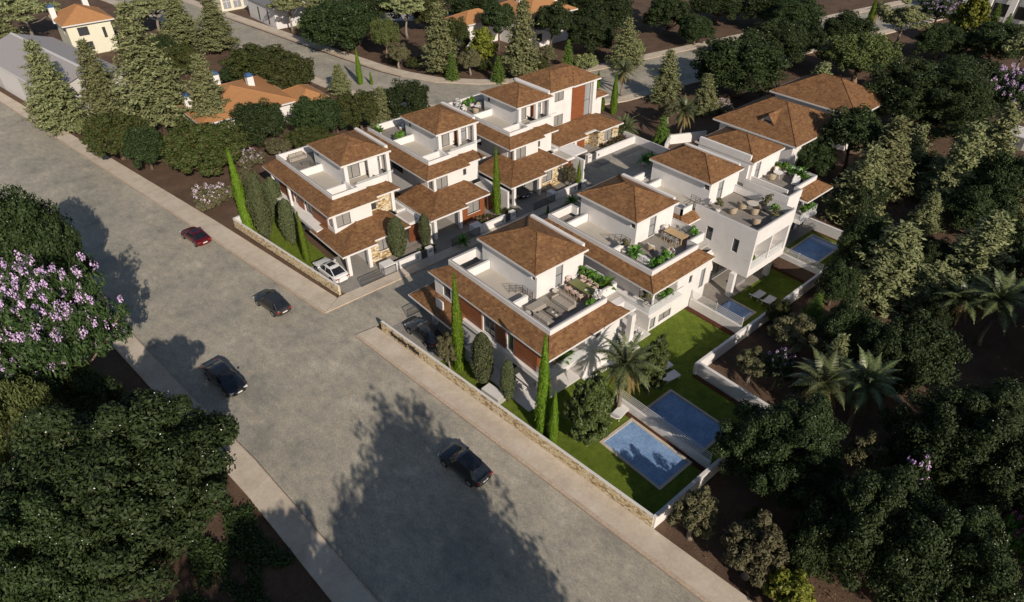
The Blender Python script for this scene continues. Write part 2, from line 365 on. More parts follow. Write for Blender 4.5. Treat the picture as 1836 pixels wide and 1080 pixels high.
        # a slot line along the pavement near the kerb
pave([(27.6, -28), (24.3, 8.9), (23.9, 13.3), (20.9, 47.2)], [(30.0, -28), (26.5, 8.9), (26.1, 13.3), (23.15, 47.0)], .3)
pave([(20.3, 52.2), (16.3, 79.5), (7.0, 140.4), (-3, 205)], [(22.6, 53.75), (19.2, 77.2), (7.9, 145.9), (-1.2, 205)], .3)
pave(LK, LI, .14)
pave([(20.5, 52.26), (52, 52.26), (60, 52.4)], [(22.8, 53.72), (52, 53.72), (60, 53.72)], .14)
pave(NR_F, offset(NR_F, -2.4) if offset(NR_F, -2.4)[2][0] > NR_F[2][0] else offset(NR_F, 2.4), .2)
pave(NR_N, offset(NR_N, 2.0) if offset(NR_N, 2.0)[2][0] < NR_N[2][0] else offset(NR_N, -2.0), .2)
o = pv.build('pavement', 'pavement'); o['kind'] = 'structure'
o = kb.build('kerb', 'kerb'); o['kind'] = 'structure'
# dark drain slot along the back road
q = MB()
for a, b2 in zip(NR_F[1:4], NR_F[2:5]): q.prism([(a[0] - .55, a[1]), (b2[0] - .55, b2[1]), (b2[0] - .25, b2[1]), (a[0] - .25, a[1])], .005, .011)
q.build('road_gutter', 'soil_red')['kind'] = 'structure'
# paved yards and driveways
q = MB()
q.prism([(23.3, 56.0), (23.05, 60.6), (26.2, 60.6), (36.2, 60.6), (36.2, 53.75), (23.65, 53.75)], -.08, .135)
q.box(36.2, 48.9, 53.75, 61, -.08, .134); q.box(48.9, 61, 53.75, 61, -.08, .133)
q.prism([(23.4, 46.05), (24.05, 38.9), (28.3, 38.9), (38.4, 38.9), (38.4, 46.05)], -.08, .03)
q.box(38.4, 72.9, 38.5, 46.05, -.08, .029)
q.box(61, 75.4, 58.5, 64.9, -.08, .02); q.box(65, 75.2, 56.8, 58.5, 0, .03)
q.box(66.3, 68.6, 56.9, 58.5, .03, .16)
o = q.build('paved_yard', 'paving_grey'); o['kind'] = 'structure'
# lawns (holes left for the pools)
def lawn(rects, z, extra=None):
    q = MB()
    for r4 in rects: q.box(*r4, z - .06, z)
    if extra: q.prism(extra, z - .061, z - .0005)
    return q
L = lawn([(29.0, 33.3, 22.65, 29.0), (33.05, 33.3, 15.1, 22.65)], .02).v and None
def add_lawn(polys):
    q = MB()
    for pts, z in polys: q.prism(pts, z - .06, z)
    return q
P5 = (29.0, 33.0, 16.35, 22.6); P6 = (34.2, 38.2, 16.4, 22.6); P7 = (51.3, 55.4, 24.6, 29.9); P8 = (65.9, 71.6, 24.2, 27.9)
def around(x0, x1, y0, y1, P, z):
    a, b2, c, d = P; out = []
    if a > x0: out.append(([(x0, y0), (a, y0), (a, y1), (x0, y1)], z))
    if b2 < x1: out.append(([(b2, y0), (x1, y0), (x1, y1), (b2, y1)], z))
    if c > y0: out.append(([(a, y0), (b2, y0), (b2, c), (a, c)], z))
    if d < y1: out.append(([(a, d), (b2, d), (b2, y1), (a, y1)], z))
    return out
pol = around(28.2, 33.3, 14.9, 28.8, P5, .02)
pol += [([(26.25, 14.9), (28.2, 14.9), (28.2, 28.8), (24.95, 28.8)], .02), ([(24.95, 28.8), (26.95, 28.8), (26.95, 38.9), (24.1, 38.9)], .02)]
pol += around(33.6, 41.3, 14.9, 22.8, P6, .02) + [([(33.6, 22.8), (48.4, 22.8), (48.4, 29.0), (33.6, 29.0)], .02)]
pol += around(49.2, 64.2, 22.8, 31.3, P7, -1.5) + around(64.5, 72.7, 22.8, 29.3, P8, .02)
pol += [([(23.2, 60.6), (25.6, 60.6), (25.6, 75.6), (21.0, 73.9)], .02)]
lawnmb = add_lawn(pol); o = lawnmb.build('lawn', 'lawn'); tag(o, None, None, None, 'stuff'); o['label'] = 'mown green lawn in the villa gardens'
# ------------------------------------------------------------------ leaf meshes
def quads_mesh(name, P, mat, smooth=False):
    """P: (n,4,3) array of quads"""
    n = len(P); me = bpy.data.meshes.new(name); me.vertices.add(n * 4); me.vertices.foreach_set('co', P.reshape(-1).astype(np.float32))
    me.loops.add(n * 4); me.loops.foreach_set('vertex_index', np.arange(n * 4, dtype=np.int32)); me.polygons.add(n)
    me.polygons.foreach_set('loop_start', (np.arange(n) * 4).astype(np.int32)); me.polygons.foreach_set('loop_total', np.full(n, 4, np.int32))
    me.update(); me.validate(); me.materials.append(MATS[mat]); return me
def unit(v): return v / (np.linalg.norm(v, axis=-1, keepdims=True) + 1e-9)
def leaves(rng, C, Nn, size, asp=1.8, tang=None, jit=.7, sj=.35):
    n = len(C); nn = unit(Nn + rng.normal(size=(n, 3)) * jit)
    tt = rng.normal(size=(n, 3)) if tang is None else tang + rng.normal(size=(n, 3)) * .35
    tt = unit(tt - nn * np.sum(tt * nn, -1, keepdims=True)); bb = np.cross(nn, tt)
    s = size * (1 + rng.uniform(-sj, sj, (n, 1))); a = tt * s * asp / 2; b2 = bb * s / 2
    lift = nn * s * .18
    return np.stack([C - a, C - b2 * .9 + lift, C + a, C + b2 * .9 + lift], 1)
def clump_leaves(rng, centers, radii, per, size, asp=1.6, up=.5, flat=.75, jit=.6, shell=.55):
    k = len(centers); d = unit(rng.normal(size=(k, per, 3))); rr = (shell + (1 - shell) * rng.uniform(size=(k, per, 1))) * radii[:, None, None]
    C = centers[:, None] + d * rr * np.array([1, 1, flat]); Nn = d + np.array([0, 0, up]); return leaves(rng, C.reshape(-1, 3), Nn.reshape(-1, 3), size, asp, jit=jit)
PRO = {}
def proto(kind, i, parts):
    PRO.setdefault(kind, []).append(parts)
def trunkmb(h, r, rng, limbs=None, lean=0, base_flare=1.5):
    q = MB(); pts = []; rad = []
    for k in range(6):
        t = k / 5; pts.append((lean * t * t + .12 * sin(t * 5), .1 * sin(t * 4 + 1), h * t - .15 * (k == 0))); rad.append(r * (base_flare if k == 0 else 1) * (1 - .5 * t))
    q.tube(pts, rad, 8)
    top = Vector(pts[-1])
    for c in (limbs if limbs is not None else []):
        c = Vector([float(x) for x in c]); s = Vector(pts[3 + (int(abs(c.x * 10)) % 3)]); mid = s.lerp(c, .5) + Vector((0, 0, -.12 * (c - s).length)) 
        q.tube([s, s.lerp(mid, .6), mid, c.lerp(mid, .25), c], [r * .45, r * .36, r * .27, r * .18, r * .08], 5)
    return q
def finish_proto(kind, leafP, lmat, tmb, tmat, extra=None, nom=(1, 1)):
    parts = [('crown', quads_mesh('crown', leafP, lmat))]
    me = None
    if tmb is not None:
        o = tmb.build('trunk', tmat, smooth=True); me = o.data; bpy.data.objects.remove(o); parts.append(('trunk', me))
    for nm, P, mt in (extra or []): parts.append((nm, quads_mesh(nm, P, mt)))
    PRO.setdefault(kind, []).append((parts, nom))
def ellipsoid_centers(rng, n, rx, rz, zc, lo=.45, hi=1.0, bottom=-.5):
    out = []
    while len(out) < n:
        d = rng.normal(size=3); d /= np.linalg.norm(d)
        if d[2] < bottom: continue
        lob = 1 + .16 * math.sin(3 * math.atan2(d[1], d[0]) + 2) + .1 * math.sin(7 * math.atan2(d[1], d[0]))
        rr = rng.uniform(lo, hi) * lob; out.append((d[0] * rx * rr, d[1] * rx * rr, zc + d[2] * rz * rr))
    return np.array(out)
def round_tree(kind, seed, r, h, n, per, size, lmat, tmat='bark', trunk=.3, asp=1.6, cr=.22, flat=.75, lo=.5, hi=.86, tr=.04, jit=.6, blossom=None, extra_glints=False, bottom=-.45, pointy=0, nl=16):
    rng = np.random.default_rng(seed); zc = h * (trunk + (1 - trunk) * .45); rz = h * (1 - trunk) * .56
    c = ellipsoid_centers(rng, n, r, rz, zc, lo, hi, bottom)
    if kind.startswith('dark'):
        m_ = int(n * (2.2 if kind == 'darkhero' else 1.0)); k_ = rng.integers(0, n, m_)
    if pointy:
        t = np.clip((c[:, 2] - (zc - rz)) / (2 * rz), 0, 1); f = (1.25 - pointy * t)[:, None]; c[:, :2] *= f
    radii = r * cr * rng.uniform(.7, 1.25, n)
    P = clump_leaves(rng, c, radii, per, size, asp, flat=flat, jit=jit)
    extra = []
    if blossom:
        mt, nb, bs, share = blossom; idx = np.argsort(-(c[:, 2] + rng.uniform(0, r * .8, n)))[:int(n * share)]
        bc = c[idx] + np.array([0, 0, 1]) * radii[idx][:, None] * .75; bc = bc + rng.normal(size=bc.shape) * radii[idx][:, None] * .35
        Q = clump_leaves(rng, bc, radii[idx] * .42, nb, bs, 1.2, flat=.9); extra.append(('blossom', Q, mt))
    if kind.startswith('dark'):
        d_ = unit(rng.normal(size=(m_, 3)) + np.array([0, 0, .5])); bc = c[k_] + d_ * radii[k_][:, None] * 1.02 * np.array([1, 1, flat])
        extra.append(('blossom', leaves(rng, bc, d_, .065, 1.3), 'petal_or_glint_white'))  # tiny white petals put in for the glints on the dark crowns
    limbs = c[rng.choice(n, min(nl, n), replace=False)]
    tm = trunkmb(h * (trunk + .18), r * tr * 1.4 + .05, rng, limbs)
    finish_proto(kind, P, lmat, tm, tmat, extra, (r, h))
for s in range(2): round_tree('darkhero', 21 + s, 6.0, 11.0, 420, 400, .135, 'leaf_dark', 'bark_pale', .10, 2.0, .16, lo=.42, hi=.97, nl=60, tr=.03)
for s in range(4): round_tree('dark', 31 + s, 4.5, 8.0, 210, 190, .17, 'leaf_dark', 'bark', .10, 1.6, .20, nl=14)
for s in range(2): round_tree('dark2', 41 + s, 3.4, 9.5, 150, 140, .20, 'leaf_dark', 'bark', .38, 1.6, .24, nl=12)
for s in range(2): round_tree('carob', 51 + s, 4.6, 6.8, 230, 150, .18, 'leaf_carob', 'bark', .12, 1.7, .16, lo=.55, nl=12)
for s in range(2): round_tree('pale', 61 + s, 2.2, 3.0, 60, 90, .17, 'leaf_pale', 'bark_grey', .05, 1.5, .24, nl=6)
for s in range(2): round_tree('olive', 71 + s, 2.1, 4.4, 110, 130, .10, 'leaf_olive', 'bark_grey', .22, 2.6, .20, nl=10, tr=.06)
round_tree('feather', 81, 6.5, 8.0, 190, 130, .17, 'leaf_feather', 'bark_pale', .3, 3.0, .17, nl=30, jit=.9)
round_tree('jacaranda', 91, 6.0, 9.5, 360, 110, .19, 'leaf_jaca', 'bark_pale', .3, 2.2, .16, blossom=('petal_purple', 34, .15, .95), nl=20, lo=.55, hi=1.0)
round_tree('jacsmall', 92, 2.5, 5.5, 60, 90, .18, 'leaf_jaca', 'bark_pale', .2, 2.0, .22, blossom=('petal_purple', 26, .14, .5), nl=8)
round_tree('flower_lilac', 93, 2.3, 3.0, 90, 70, .14, 'leaf_olive', 'bark', .05, 2.2, .22, blossom=('petal_lilac', 16, .11, .9), nl=6)
round_tree('flower_pink', 94, 1.8, 3.0, 60, 90, .15, 'leaf_bright', 'bark', .05, 1.8, .24, blossom=('petal_pink', 14, .12, .7), nl=6)
for s in range(2): round_tree('ficus', 101 + s, 2.0, 7.9, 150, 130, .15, 'leaf_ficus', 'bark_pale', .08, 2.4, .22, pointy=.35, nl=10, bottom=-.9)
round_tree('lime', 111, 3.0, 7.8, 110, 90, .28, 'leaf_lime', 'bark', .1, 1.5, .22, pointy=.75, nl=8, bottom=-.9)
for s in range(2): round_tree('openpine', 121 + s, 3.4, 9.2, 70, 110, .22, 'leaf_conifer', 'bark_grey', .42, 2.2, .22, lo=.25, hi=.95, nl=18, tr=.035, flat=.5)
def conifer(kind, seed, r, h, lmat, lv=26, size=.22, bare=.06, tmat='bark_grey', tuft=12, dense=1.0, wob=.35, nb0=9):
    rng = np.random.default_rng(seed); C = []; Nn = []; tm = MB(); tm.tube([(0, 0, -.1), (.05, .03, h * .5), (0, 0, h * .97)], [r * .07, r * .045, .03], 7)
    for i in range(lv):
        t = bare + (1 - bare) * (i + rng.uniform(-.3, .3)) / lv; t = min(max(t, bare), .99); z = h * t; rad = r * ((1 - t) ** .78) * (1.0 if t > bare + .12 else .82)
        nb = max(4, int(nb0 * (1 - t * .45)))
        for b2 in range(nb):
            a = 2 * pi * (b2 + rng.uniform(-.35, .35)) / nb + i * 1.7; L = rad * rng.uniform(1 - wob, 1.08) + .12
            if i % 2 == 0 and L > .8: tm.tube([(0, 0, z), (cos(a) * L * .8, sin(a) * L * .8, z - L * .02)], [r * .014 + .01, .008], 4, cap=False)
            K = max(2, int(L / (size * 1.15) * dense))
            for k in range(K):
                u = .22 + .78 * (k + rng.uniform(0, .9)) / K
                if u > 1: continue
                p = np.array([cos(a) * L * u, sin(a) * L * u, z - .10 * L * u + .10 * L * u * u]) + rng.normal(size=3) * size * .45
                m = tuft; C.append(p + rng.normal(size=(m, 3)) * size * np.array([.75, .75, .42])); dn = np.array([cos(a) * .5, sin(a) * .5, .8]); Nn.append(np.tile(dn, (m, 1)))
    C = np.concatenate(C); Nn = np.concatenate(Nn); P = leaves(rng, C, Nn, size * .62, 2.2, jit=.75)
    finish_proto(kind, P, lmat, tm, tmat, None, (r, h))
for s in range(5): conifer('conifer', 201 + s, 3.0, 11.5, 'leaf_conifer', 24 + s, .27, .05 + .015 * s, tuft=14, wob=.35 + .04 * s, nb0=10)
round_tree('shadow', 23, 5.0, 15.0, 460, 26, .24, 'leaf_dark', 'bark', .40, 1.8, .17, lo=.2, hi=.88, nl=40, tr=.03)
conifer('coniferbig', 211, 5.0, 18.5, 'leaf_conifer', 34, .32, .13, tuft=12)
for s in range(2): conifer('fir', 221 + s, 1.4, 4.9, 'leaf_fir', 22, .15, .03, tuft=8, wob=.15)
def spire(kind, seed, r, h, prof, n, size, asp, lmat, trunk=.0, core=True, jit=.35):
    rng = np.random.default_rng(seed); t = rng.uniform(0, 1, n) ** .9; a = rng.uniform(0, 2 * pi, n)
    R0 = np.interp(t, [p[0] for p in prof], [p[1] for p in prof]) * r
    lobe = 1 + .10 * np.sin(a * 5 + t * 9) + .08 * np.sin(a * 3 - t * 14)
    rr = R0 * lobe * rng.uniform(.78, 1.08, n); z = h * (trunk + (1 - trunk) * t)
    C = np.stack([np.cos(a) * rr, np.sin(a) * rr, z], -1); Nn = np.stack([np.cos(a), np.sin(a), np.full(n, .25)], -1)
    tang = np.tile(np.array([0, 0, 1.0]), (n, 1)) + np.stack([np.cos(a), np.sin(a), np.zeros(n)], -1) * .25
    P = leaves(rng, C, Nn, size, asp, tang, jit)
    tm = MB(); tm.tube([(0, 0, -.1), (0, 0, h * .4), (0, 0, h * .9)], [r * .16 + .02, r * .12, .01], 6)
    if core: tm.tube([(0, 0, h * (trunk + (1 - trunk) * p[0])) for p in prof], [max(.005, p[1] * r * .72) for p in prof], 9, 1)
    parts = [('crown', quads_mesh('crown', P, lmat))]; o = tm.build('trunk', ['bark', lmat], smooth=True); me = o.data; bpy.data.objects.remove(o); parts.append(('trunk', me))
    PRO.setdefault(kind, []).append((parts, (r, h)))
for s in range(3): spire('cypress', 301 + s, .52, 9.5, [(0, .55), (.06, .85), (.25, 1), (.5, .85), (.75, .5), (.92, .2), (1, .02)], 5200, .07, 4.2, 'leaf_cypress')
for s in range(3): spire('column', 311 + s, 1.0, 6.0, [(0, .2), (.08, .55), (.25, .9), (.5, 1), (.75, .85), (.92, .5), (1, .08)], 7500, .10, 1.8, 'leaf_column', .07, jit=.8)
def palm(kind, seed, r, h, nf=26, bush=False, skirt=True, orange=False):
    rng = np.random.default_rng(seed); lean = rng.uniform(-.3, .5); th = h * (.12 if bush else .80)
    tm = MB(); pts = [(lean * (k / 8) ** 2, .1 * sin(k), th * k / 8 - .1 * (k == 0)) for k in range(9)]
    tm.tube(pts, [.24, .19, .165, .16, .155, .15, .15, .17, .2], 10)
    if orange: tm.tube([tuple(Vector(pts[5]) * 1.0), pts[6]], [.17, .18], 10, 1)
    top = np.array(pts[-1]); Q = []; Br = []
    n = nf + (10 if skirt else 0)
    for i in range(n):
        dead = i >= nf; a = i * 2.399 + rng.uniform(-.2, .2); e = R(78 - 78 * (i / nf)) if not dead else R(-35)
        L = r * rng.uniform(.95, 1.2) * (.9 if dead else 1); p = top.copy(); d = np.array([cos(a) * cos(e), sin(a) * cos(e), sin(e)]); st = 12; seg = L * 1.15 / st
        droop = .17 if not dead else .24; path = [p.copy()]
        for k in range(st): p = p + d * seg; path.append(p.copy()); d = unit(d + np.array([0, 0, -droop * (.35 + k / st)]))
        path = np.array(path)
        for k in range(1, st + 1):
            tg = unit(path[k] - path[k - 1]); side = unit(np.cross(tg, np.array([0, 0, 1.0]))); up = np.cross(side, tg)
            for jx in range(4):
                base = path[k - 1] + (path[k] - path[k - 1]) * (jx / 4); ll = L * .17 * math.sin(pi * min(1, (k + jx / 4) / st * .88 + .12)) + .05
                for sg in (-1, 1):
                    dr = unit(side * sg * .9 + tg * .55 + np.array([0, 0, -.25 if not dead else -.8]) + rng.normal(size=3) * .08); wd = tg * .017 * r
                    Q_ = np.stack([base - wd, base + wd, base + dr * ll + wd * .2, base + dr * ll - wd * .2]); (Br if dead else Q).append(Q_)
        (tm).tube([tuple(x) for x in path[::3]], [.03, .022, .015, .01, .006][:len(path[::3])], 4, 0, False)
    parts = [('fronds', quads_mesh('fronds', np.array(Q), 'leaf_palm'))]
    if Br: parts.append(('dead_fronds', quads_mesh('dead_fronds', np.array(Br), 'leaf_brown')))
    o = tm.build('trunk', ['palm_bark', 'palm_orange'], smooth=True); me = o.data; bpy.data.objects.remove(o); parts.append(('trunk', me))
    PRO.setdefault(kind, []).append((parts, (r, h)))
palm('palm', 401, 2.5, 6.2, 24, orange=True); palm('palm', 402, 2.5, 6.2, 26, orange=False); palm('palmbush', 403, 2.1, 3.9, 34, True, False); palm('palmplain', 404, 2.4, 5.6, 24, skirt=False, orange=True)
CAT = {'cypress': 'cypress', 'column': 'shrub', 'palm': 'palm', 'palmbush': 'palm', 'palmplain': 'palm', 'conifer': 'conifer', 'coniferbig': 'conifer', 'fir': 'fir', 'flower_lilac': 'shrub', 'flower_pink': 'shrub', 'olive': 'olive tree'}
NAMES = {'cypress': 'cypress', 'column': 'columnar_shrub', 'palm': 'palm_tree', 'palmplain': 'palm_tree', 'palmbush': 'palm_tree', 'conifer': 'conifer_tree', 'coniferbig': 'conifer_tree', 'fir': 'fir_tree', 'olive': 'olive_tree', 'darkhero': 'evergreen_tree', 'shadow': 'evergreen_tree', 'dark': 'evergreen_tree', 'dark2': 'evergreen_tree', 'carob': 'carob_tree', 'pale': 'light_green_bush', 'feather': 'acacia_tree', 'jacaranda': 'flowering_tree', 'jacsmall': 'flowering_tree', 'flower_lilac': 'flowering_shrub', 'flower_pink': 'flowering_shrub', 'ficus': 'leafy_tree', 'lime': 'lime_green_tree', 'openpine': 'pine_tree'}
cnt = {}
def plant(kind, x, y, z, h, r, label, group=None):
    lst = PRO[kind]; i = cnt.get(kind, 0); cnt[kind] = i + 1; parts, (nr, nh) = lst[i % len(lst)]
    t = thing(NAMES[kind], label, CAT.get(kind, 'shrub' if h < 3.3 and kind in ('carob', 'pale', 'dark') else 'tree'), (x, y, z), (i * 2.13) % 6.28, group)
    if kind in ('conifer', 'coniferbig'): r *= 1.42
    if kind == 'palm': r *= 1.08
    if kind in ('dark', 'darkhero', 'dark2', 'carob', 'openpine') and h > 4: r *= 1.14
    if kind in ('conifer', 'openpine', 'dark', 'carob'): t.rotation_euler.x = .05 * sin(i * 5.1); t.rotation_euler.y = .05 * cos(i * 3.7)
    t.scale = (r / nr, r / nr, h / nh)
    for nm, me in parts:
        o = bpy.data.objects.new(nm, me); COL.objects.link(o); o.parent = t
    return t
VEG = [
('conifer',12.1,120.7,0.0,13.5,3.34,'pale green conifer at the front end of the grey corrugated hall'),
('conifer',19.4,122.4,0.0,12.1,2.73,'pale green conifer between the grey hall and the cream house'),
('coniferbig',24.0,109.8,0.0,18.8,5.24,'tallest pale conifer with bare lower trunk beside the hall'),
('conifer',29.5,103.3,0.0,12.4,2.89,'pale conifer standing in front of the low orange tiled house'),
('conifer',42.5,153.2,0.0,8.9,3.77,'pale conifer right of the cream house at the top edge'),
('conifer',45.9,143.3,0.0,9.9,3.87,'pale conifer beside the start of the curved back road'),
('openpine',19.0,174.7,0.0,9.6,5.15,'open branching pine left of the cream two storey house'),
('openpine',41.4,163.8,0.0,8.3,5.0,'open branching pine behind the tallest pale conifer'),
('conifer',14.3,172.7,0.0,7.3,3.48,'pale conifer on the left edge behind the grey hall roof'),
('carob',13.2,166.0,0.0,3.0,2.84,'low green shrub under the pale conifer on the left edge'),
('pale',14.8,114.8,0.0,3.2,1.85,'small light green bush at the corner by the grey concrete slab'),
('carob',16.1,103.4,0.0,6.5,4.06,'brownish green spreading tree beside the light green bush near the road'),
('dark',18.0,97.2,0.0,6.0,2.74,'dark blue green tree between two mid green trees by the pavement'),
('carob',23.5,90.8,0.0,7.0,4.94,'broad domed green tree above the lilac flowering shrub'),
('dark',34.0,95.8,0.0,6.2,3.7,'dark round tree covering the near corner of the orange tiled house'),
('dark',40.6,91.8,0.0,6.2,3.32,'dark round tree in front of the small orange roof wing'),
('carob',37.4,87.9,0.0,3.6,3.38,'low green tree just behind the corner villa roof'),
('carob',44.3,119.8,0.0,6.5,5.52,'green spreading tree behind the three white chimneys'),
('carob',45.9,111.0,0.0,7.0,4.36,'rightmost green spreading tree along the near edge of the back road'),
('carob',35.6,132.7,0.0,5.5,3.45,'green tree between tall conifers behind the leftmost chimney'),
('dark',34.8,142.2,0.0,5.5,2.54,'small dark tree half hidden behind the tallest pale conifer'),
('dark',40.4,121.6,0.0,3.8,2.56,'low dark shrub between two white chimneys'),
('flower_lilac',20.2,80.8,0.0,3.0,2.37,'lilac flowering oleander shrub by the pavement before the first villa'),
('flower_lilac',28.7,88.7,0.0,2.4,2.01,'pink flowering shrub behind the tall bright cypress'),
('olive',25.8,83.0,0.0,2.8,1.76,'grey green round shrub left of the columnar shrubs on the corner lawn'),
('olive',33.5,89.5,0.0,2.6,2.08,'grey green shrub behind the roof terrace of the corner villa'),
('olive',23.3,80.9,0.0,2.0,1.14,'small grey shrub between the oleander and the bright cypress'),
('cypress',21.5,72.9,0.0,10.4,0.64,'tallest bright cypress at the far end of the corner lawn'),
('cypress',39.2,139.9,0.0,4.0,0.38,'thin bright cypress among conifers behind the orange house'),
('column',22.1,69.0,0.0,8.8,1.14,'dark columnar shrub, nearest to the bright cypress on the corner lawn'),
('column',25.3,73.0,0.0,5.6,1.01,'columnar shrub behind the two front ones on the corner lawn'),
('column',23.9,66.1,0.0,6.1,0.95,'columnar shrub right of centre on the corner lawn'),
('cypress',23.5,61.9,0.0,6.4,0.37,'slim cypress next to the white car in the driveway'),
('column',31.6,55.7,0.0,5.4,0.99,'columnar shrub before the stone wall of villa number one'),
('column',35.1,55.4,0.0,4.7,0.63,'slim columnar shrub beside the timber gate of villa one'),
('cypress',46.1,55.9,0.0,9.1,0.5,'tall bright cypress standing behind the wall numbered two'),
('cypress',58.8,54.3,0.0,4.0,0.33,'thin dark cypress behind the wall numbered three'),
('cypress',50.9,51.8,0.0,1.6,0.17,'tiny cypress by the villa gate opposite the dark carport'),
('olive',57.7,54.9,0.0,3.5,1.09,'small olive tree in the patio behind the wall numbered three'),
('conifer',50.6,88.4,0.0,6.4,2.06,'small pale conifer just behind the second villa'),
('dark',54.1,87.9,0.0,6.5,3.65,'round dark tree beside the road bend behind the second villa'),
('carob',47.2,89.6,0.0,6.0,3.57,'brownish green tree behind the pale conifer of the second villa'),
('dark',43.9,91.5,0.0,5.0,2.54,'small dark tree between the orange wing and the second villa'),
('conifer',52.8,105.8,0.0,5.2,1.73,'small pale conifer on the near verge of the back road'),
('cypress',57.5,107.6,0.0,6.3,0.49,'taller of two thin cypresses on the near side of the back road'),
('cypress',59.0,106.3,0.0,2.4,0.25,'smaller of two thin cypresses on the near side of the back road'),
('dark',65.9,127.5,0.0,9.5,6.88,'broad black green tree with a trunk shadow beside the far pavement'),
('openpine',63.2,145.9,0.0,9.0,3.35,'pine before the white gabled building, left of its neighbour'),
('openpine',68.8,143.4,0.0,8.4,2.66,'pine standing right of the round light green bush'),
('pale',65.4,143.0,0.0,2.8,2.17,'round light green bush between two pines near the white building'),
('openpine',79.9,126.0,0.0,9.1,3.85,'open pine with a bare pale trunk above the little olive'),
('feather',69.5,117.6,0.0,7.0,3.25,'thin crowned green tree left of the bare trunk pine'),
('conifer',72.0,102.8,0.0,12.5,3.33,'tall pale conifer left of the yellow green tree'),
('olive',67.8,110.7,0.0,4.5,2.21,'umbrella shaped olive by the far pavement, left one of two'),
('carob',69.6,108.2,0.0,2.2,1.68,'low shrub at the foot of the left umbrella olive'),
('carob',68.2,113.5,0.0,1.2,0.97,'bright little shrub under the left umbrella olive'),
('fir',71.4,98.6,0.0,5.0,1.41,'small bright conical fir, leftmost of three along the far pavement'),
('olive',75.6,98.9,0.0,4.5,2.26,'umbrella shaped olive between two small firs'),
('lime',80.2,100.7,0.0,7.8,2.93,'bright yellow green conical tree behind the umbrella olive'),
('fir',76.9,92.2,0.0,4.8,1.4,'small bright conical fir at the middle of the far pavement'),
('carob',80.6,109.4,0.0,7.0,2.84,'brown green tree between the tall conifer and the yellow green tree'),
('carob',78.3,97.3,0.0,2.5,1.45,'low shrub between the olive and the middle fir'),
('conifer',81.4,91.4,0.0,13.6,3.17,'tall pale conifer in front of the orange roofed house'),
('dark2',88.7,106.1,0.0,9.5,2.99,'black green tree left of the orange roofed house front'),
('dark2',95.2,97.6,0.0,9.8,3.6,'black green tree right of the tall conifer before the house'),
('olive',89.5,92.6,0.0,4.0,1.9,'grey round tree under the black green tree by the house wall'),
('carob',85.4,90.4,0.0,2.8,2.26,'low brown shrub right of the tall conifer foot'),
('fir',91.5,89.2,0.0,5.5,1.36,'bright conical fir right of the house, behind the fourth villa roof'),
('pale',93.7,86.5,0.0,3.2,2.3,'light green bush behind the ridge of the fourth villa'),
('dark',101.6,92.8,0.0,7.5,4.39,'round black tree with visible trunk right of the orange roofed house'),
('dark',113.8,102.3,0.0,9.0,6.92,'large black tree on the top edge above the round one'),
('dark',96.8,124.1,0.0,8.0,5.42,'black tree on the top edge left of the orange roof'),
('conifer',100.3,82.4,0.0,9.1,2.91,'pale conifer on the corner before the north east road'),
('pale',107.1,86.3,0.0,3.0,2.2,'light green bush leaning on the pale conifer by the junction'),
('openpine',128.0,97.7,0.0,9.3,2.84,'bare trunk pine alone on the brown field'),
('dark',123.3,91.1,0.0,8.0,4.49,'dark tree on the brown field beside the bare trunk pine'),
('dark',139.0,89.3,0.0,7.0,5.47,'dark tree on the top edge over the brown field'),
('dark',146.1,79.9,0.0,8.0,6.86,'dark wide tree on the top edge right of the field'),
('conifer',91.9,66.3,0.0,8.7,2.4,'pale conifer on the verge between the road and the brown plot'),
('palm',88.6,73.2,0.0,5.2,2.19,'palm rising behind the tall cypress of the fourth villa'),
('cypress',81.6,68.7,0.0,6.4,0.58,'bright cypress beside the fourth villa palm'),
('cypress',88.4,78.5,0.0,3.0,0.39,'dark cypress right behind the fourth villa roof edge'),
('cypress',81.3,70.9,0.0,2.8,0.41,'cypress against the side wall of the fourth villa'),
('palmbush',77.3,62.3,0.0,4.4,2.12,'bushy palm behind the white wall numbered four'),
('fir',77.9,55.9,0.0,4.6,1.39,'bright bushy fir on the brown plot behind the cul de sac'),
('olive',85.3,60.5,0.0,4.0,1.92,'grey olive on the brown plot near the leaning palm'),
('palm',80.9,54.8,0.0,5.9,2.23,'palm with orange marked trunk leaning over the white boundary wall'),
('conifer',92.4,58.7,0.0,6.7,1.96,'pale conifer at the end of the brown plot'),
('flower_lilac',95.0,57.0,0.0,2.2,1.81,'small pink flowering shrub behind the large shingle house'),
('dark',103.3,60.2,0.0,10.0,6.91,'great dark tree mass left of the large shingle house, front one'),
('dark',119.3,64.2,0.0,9.0,5.34,'dark tree directly behind the great dark tree mass'),
('dark',127.1,62.4,0.0,8.0,3.59,'dark tree by the north east road, left of the mid green spreading tree'),
('conifer',104.9,47.2,0.0,8.6,2.74,'pale conifer between the two shingle roofed houses'),
('conifer',144.5,68.7,0.0,4.1,1.53,'small dusky conifer on the far pavement edge'),
('dark',140.6,60.9,0.0,7.5,4.87,'dark tree before the pair of tall thin trees at the road'),
('cypress',157.0,63.3,0.0,7.5,0.72,'bright leaning cypress by the north east road'),
('palm',158.5,63.1,0.0,5.7,2.05,'slim palm beside the bright leaning cypress'),
('openpine',149.2,53.5,0.0,9.3,3.87,'pale open tree with long thin leaning trunk'),
('jacaranda',172.6,55.6,0.0,6.0,4.16,'purple flowering tree on the top edge near the road'),
('lime',162.4,46.0,0.0,10.5,4.27,'yellow green broad tree below the modern white building'),
('fir',183.6,44.7,0.0,3.3,1.1,'small fir before the modern white building'),
('fir',185.2,48.0,0.0,4.5,1.37,'grey green fir next to the modern white building'),
('feather',125.2,50.0,0.0,8.0,7.48,'wide mid green tree with pale branches behind the farther shingle roof'),
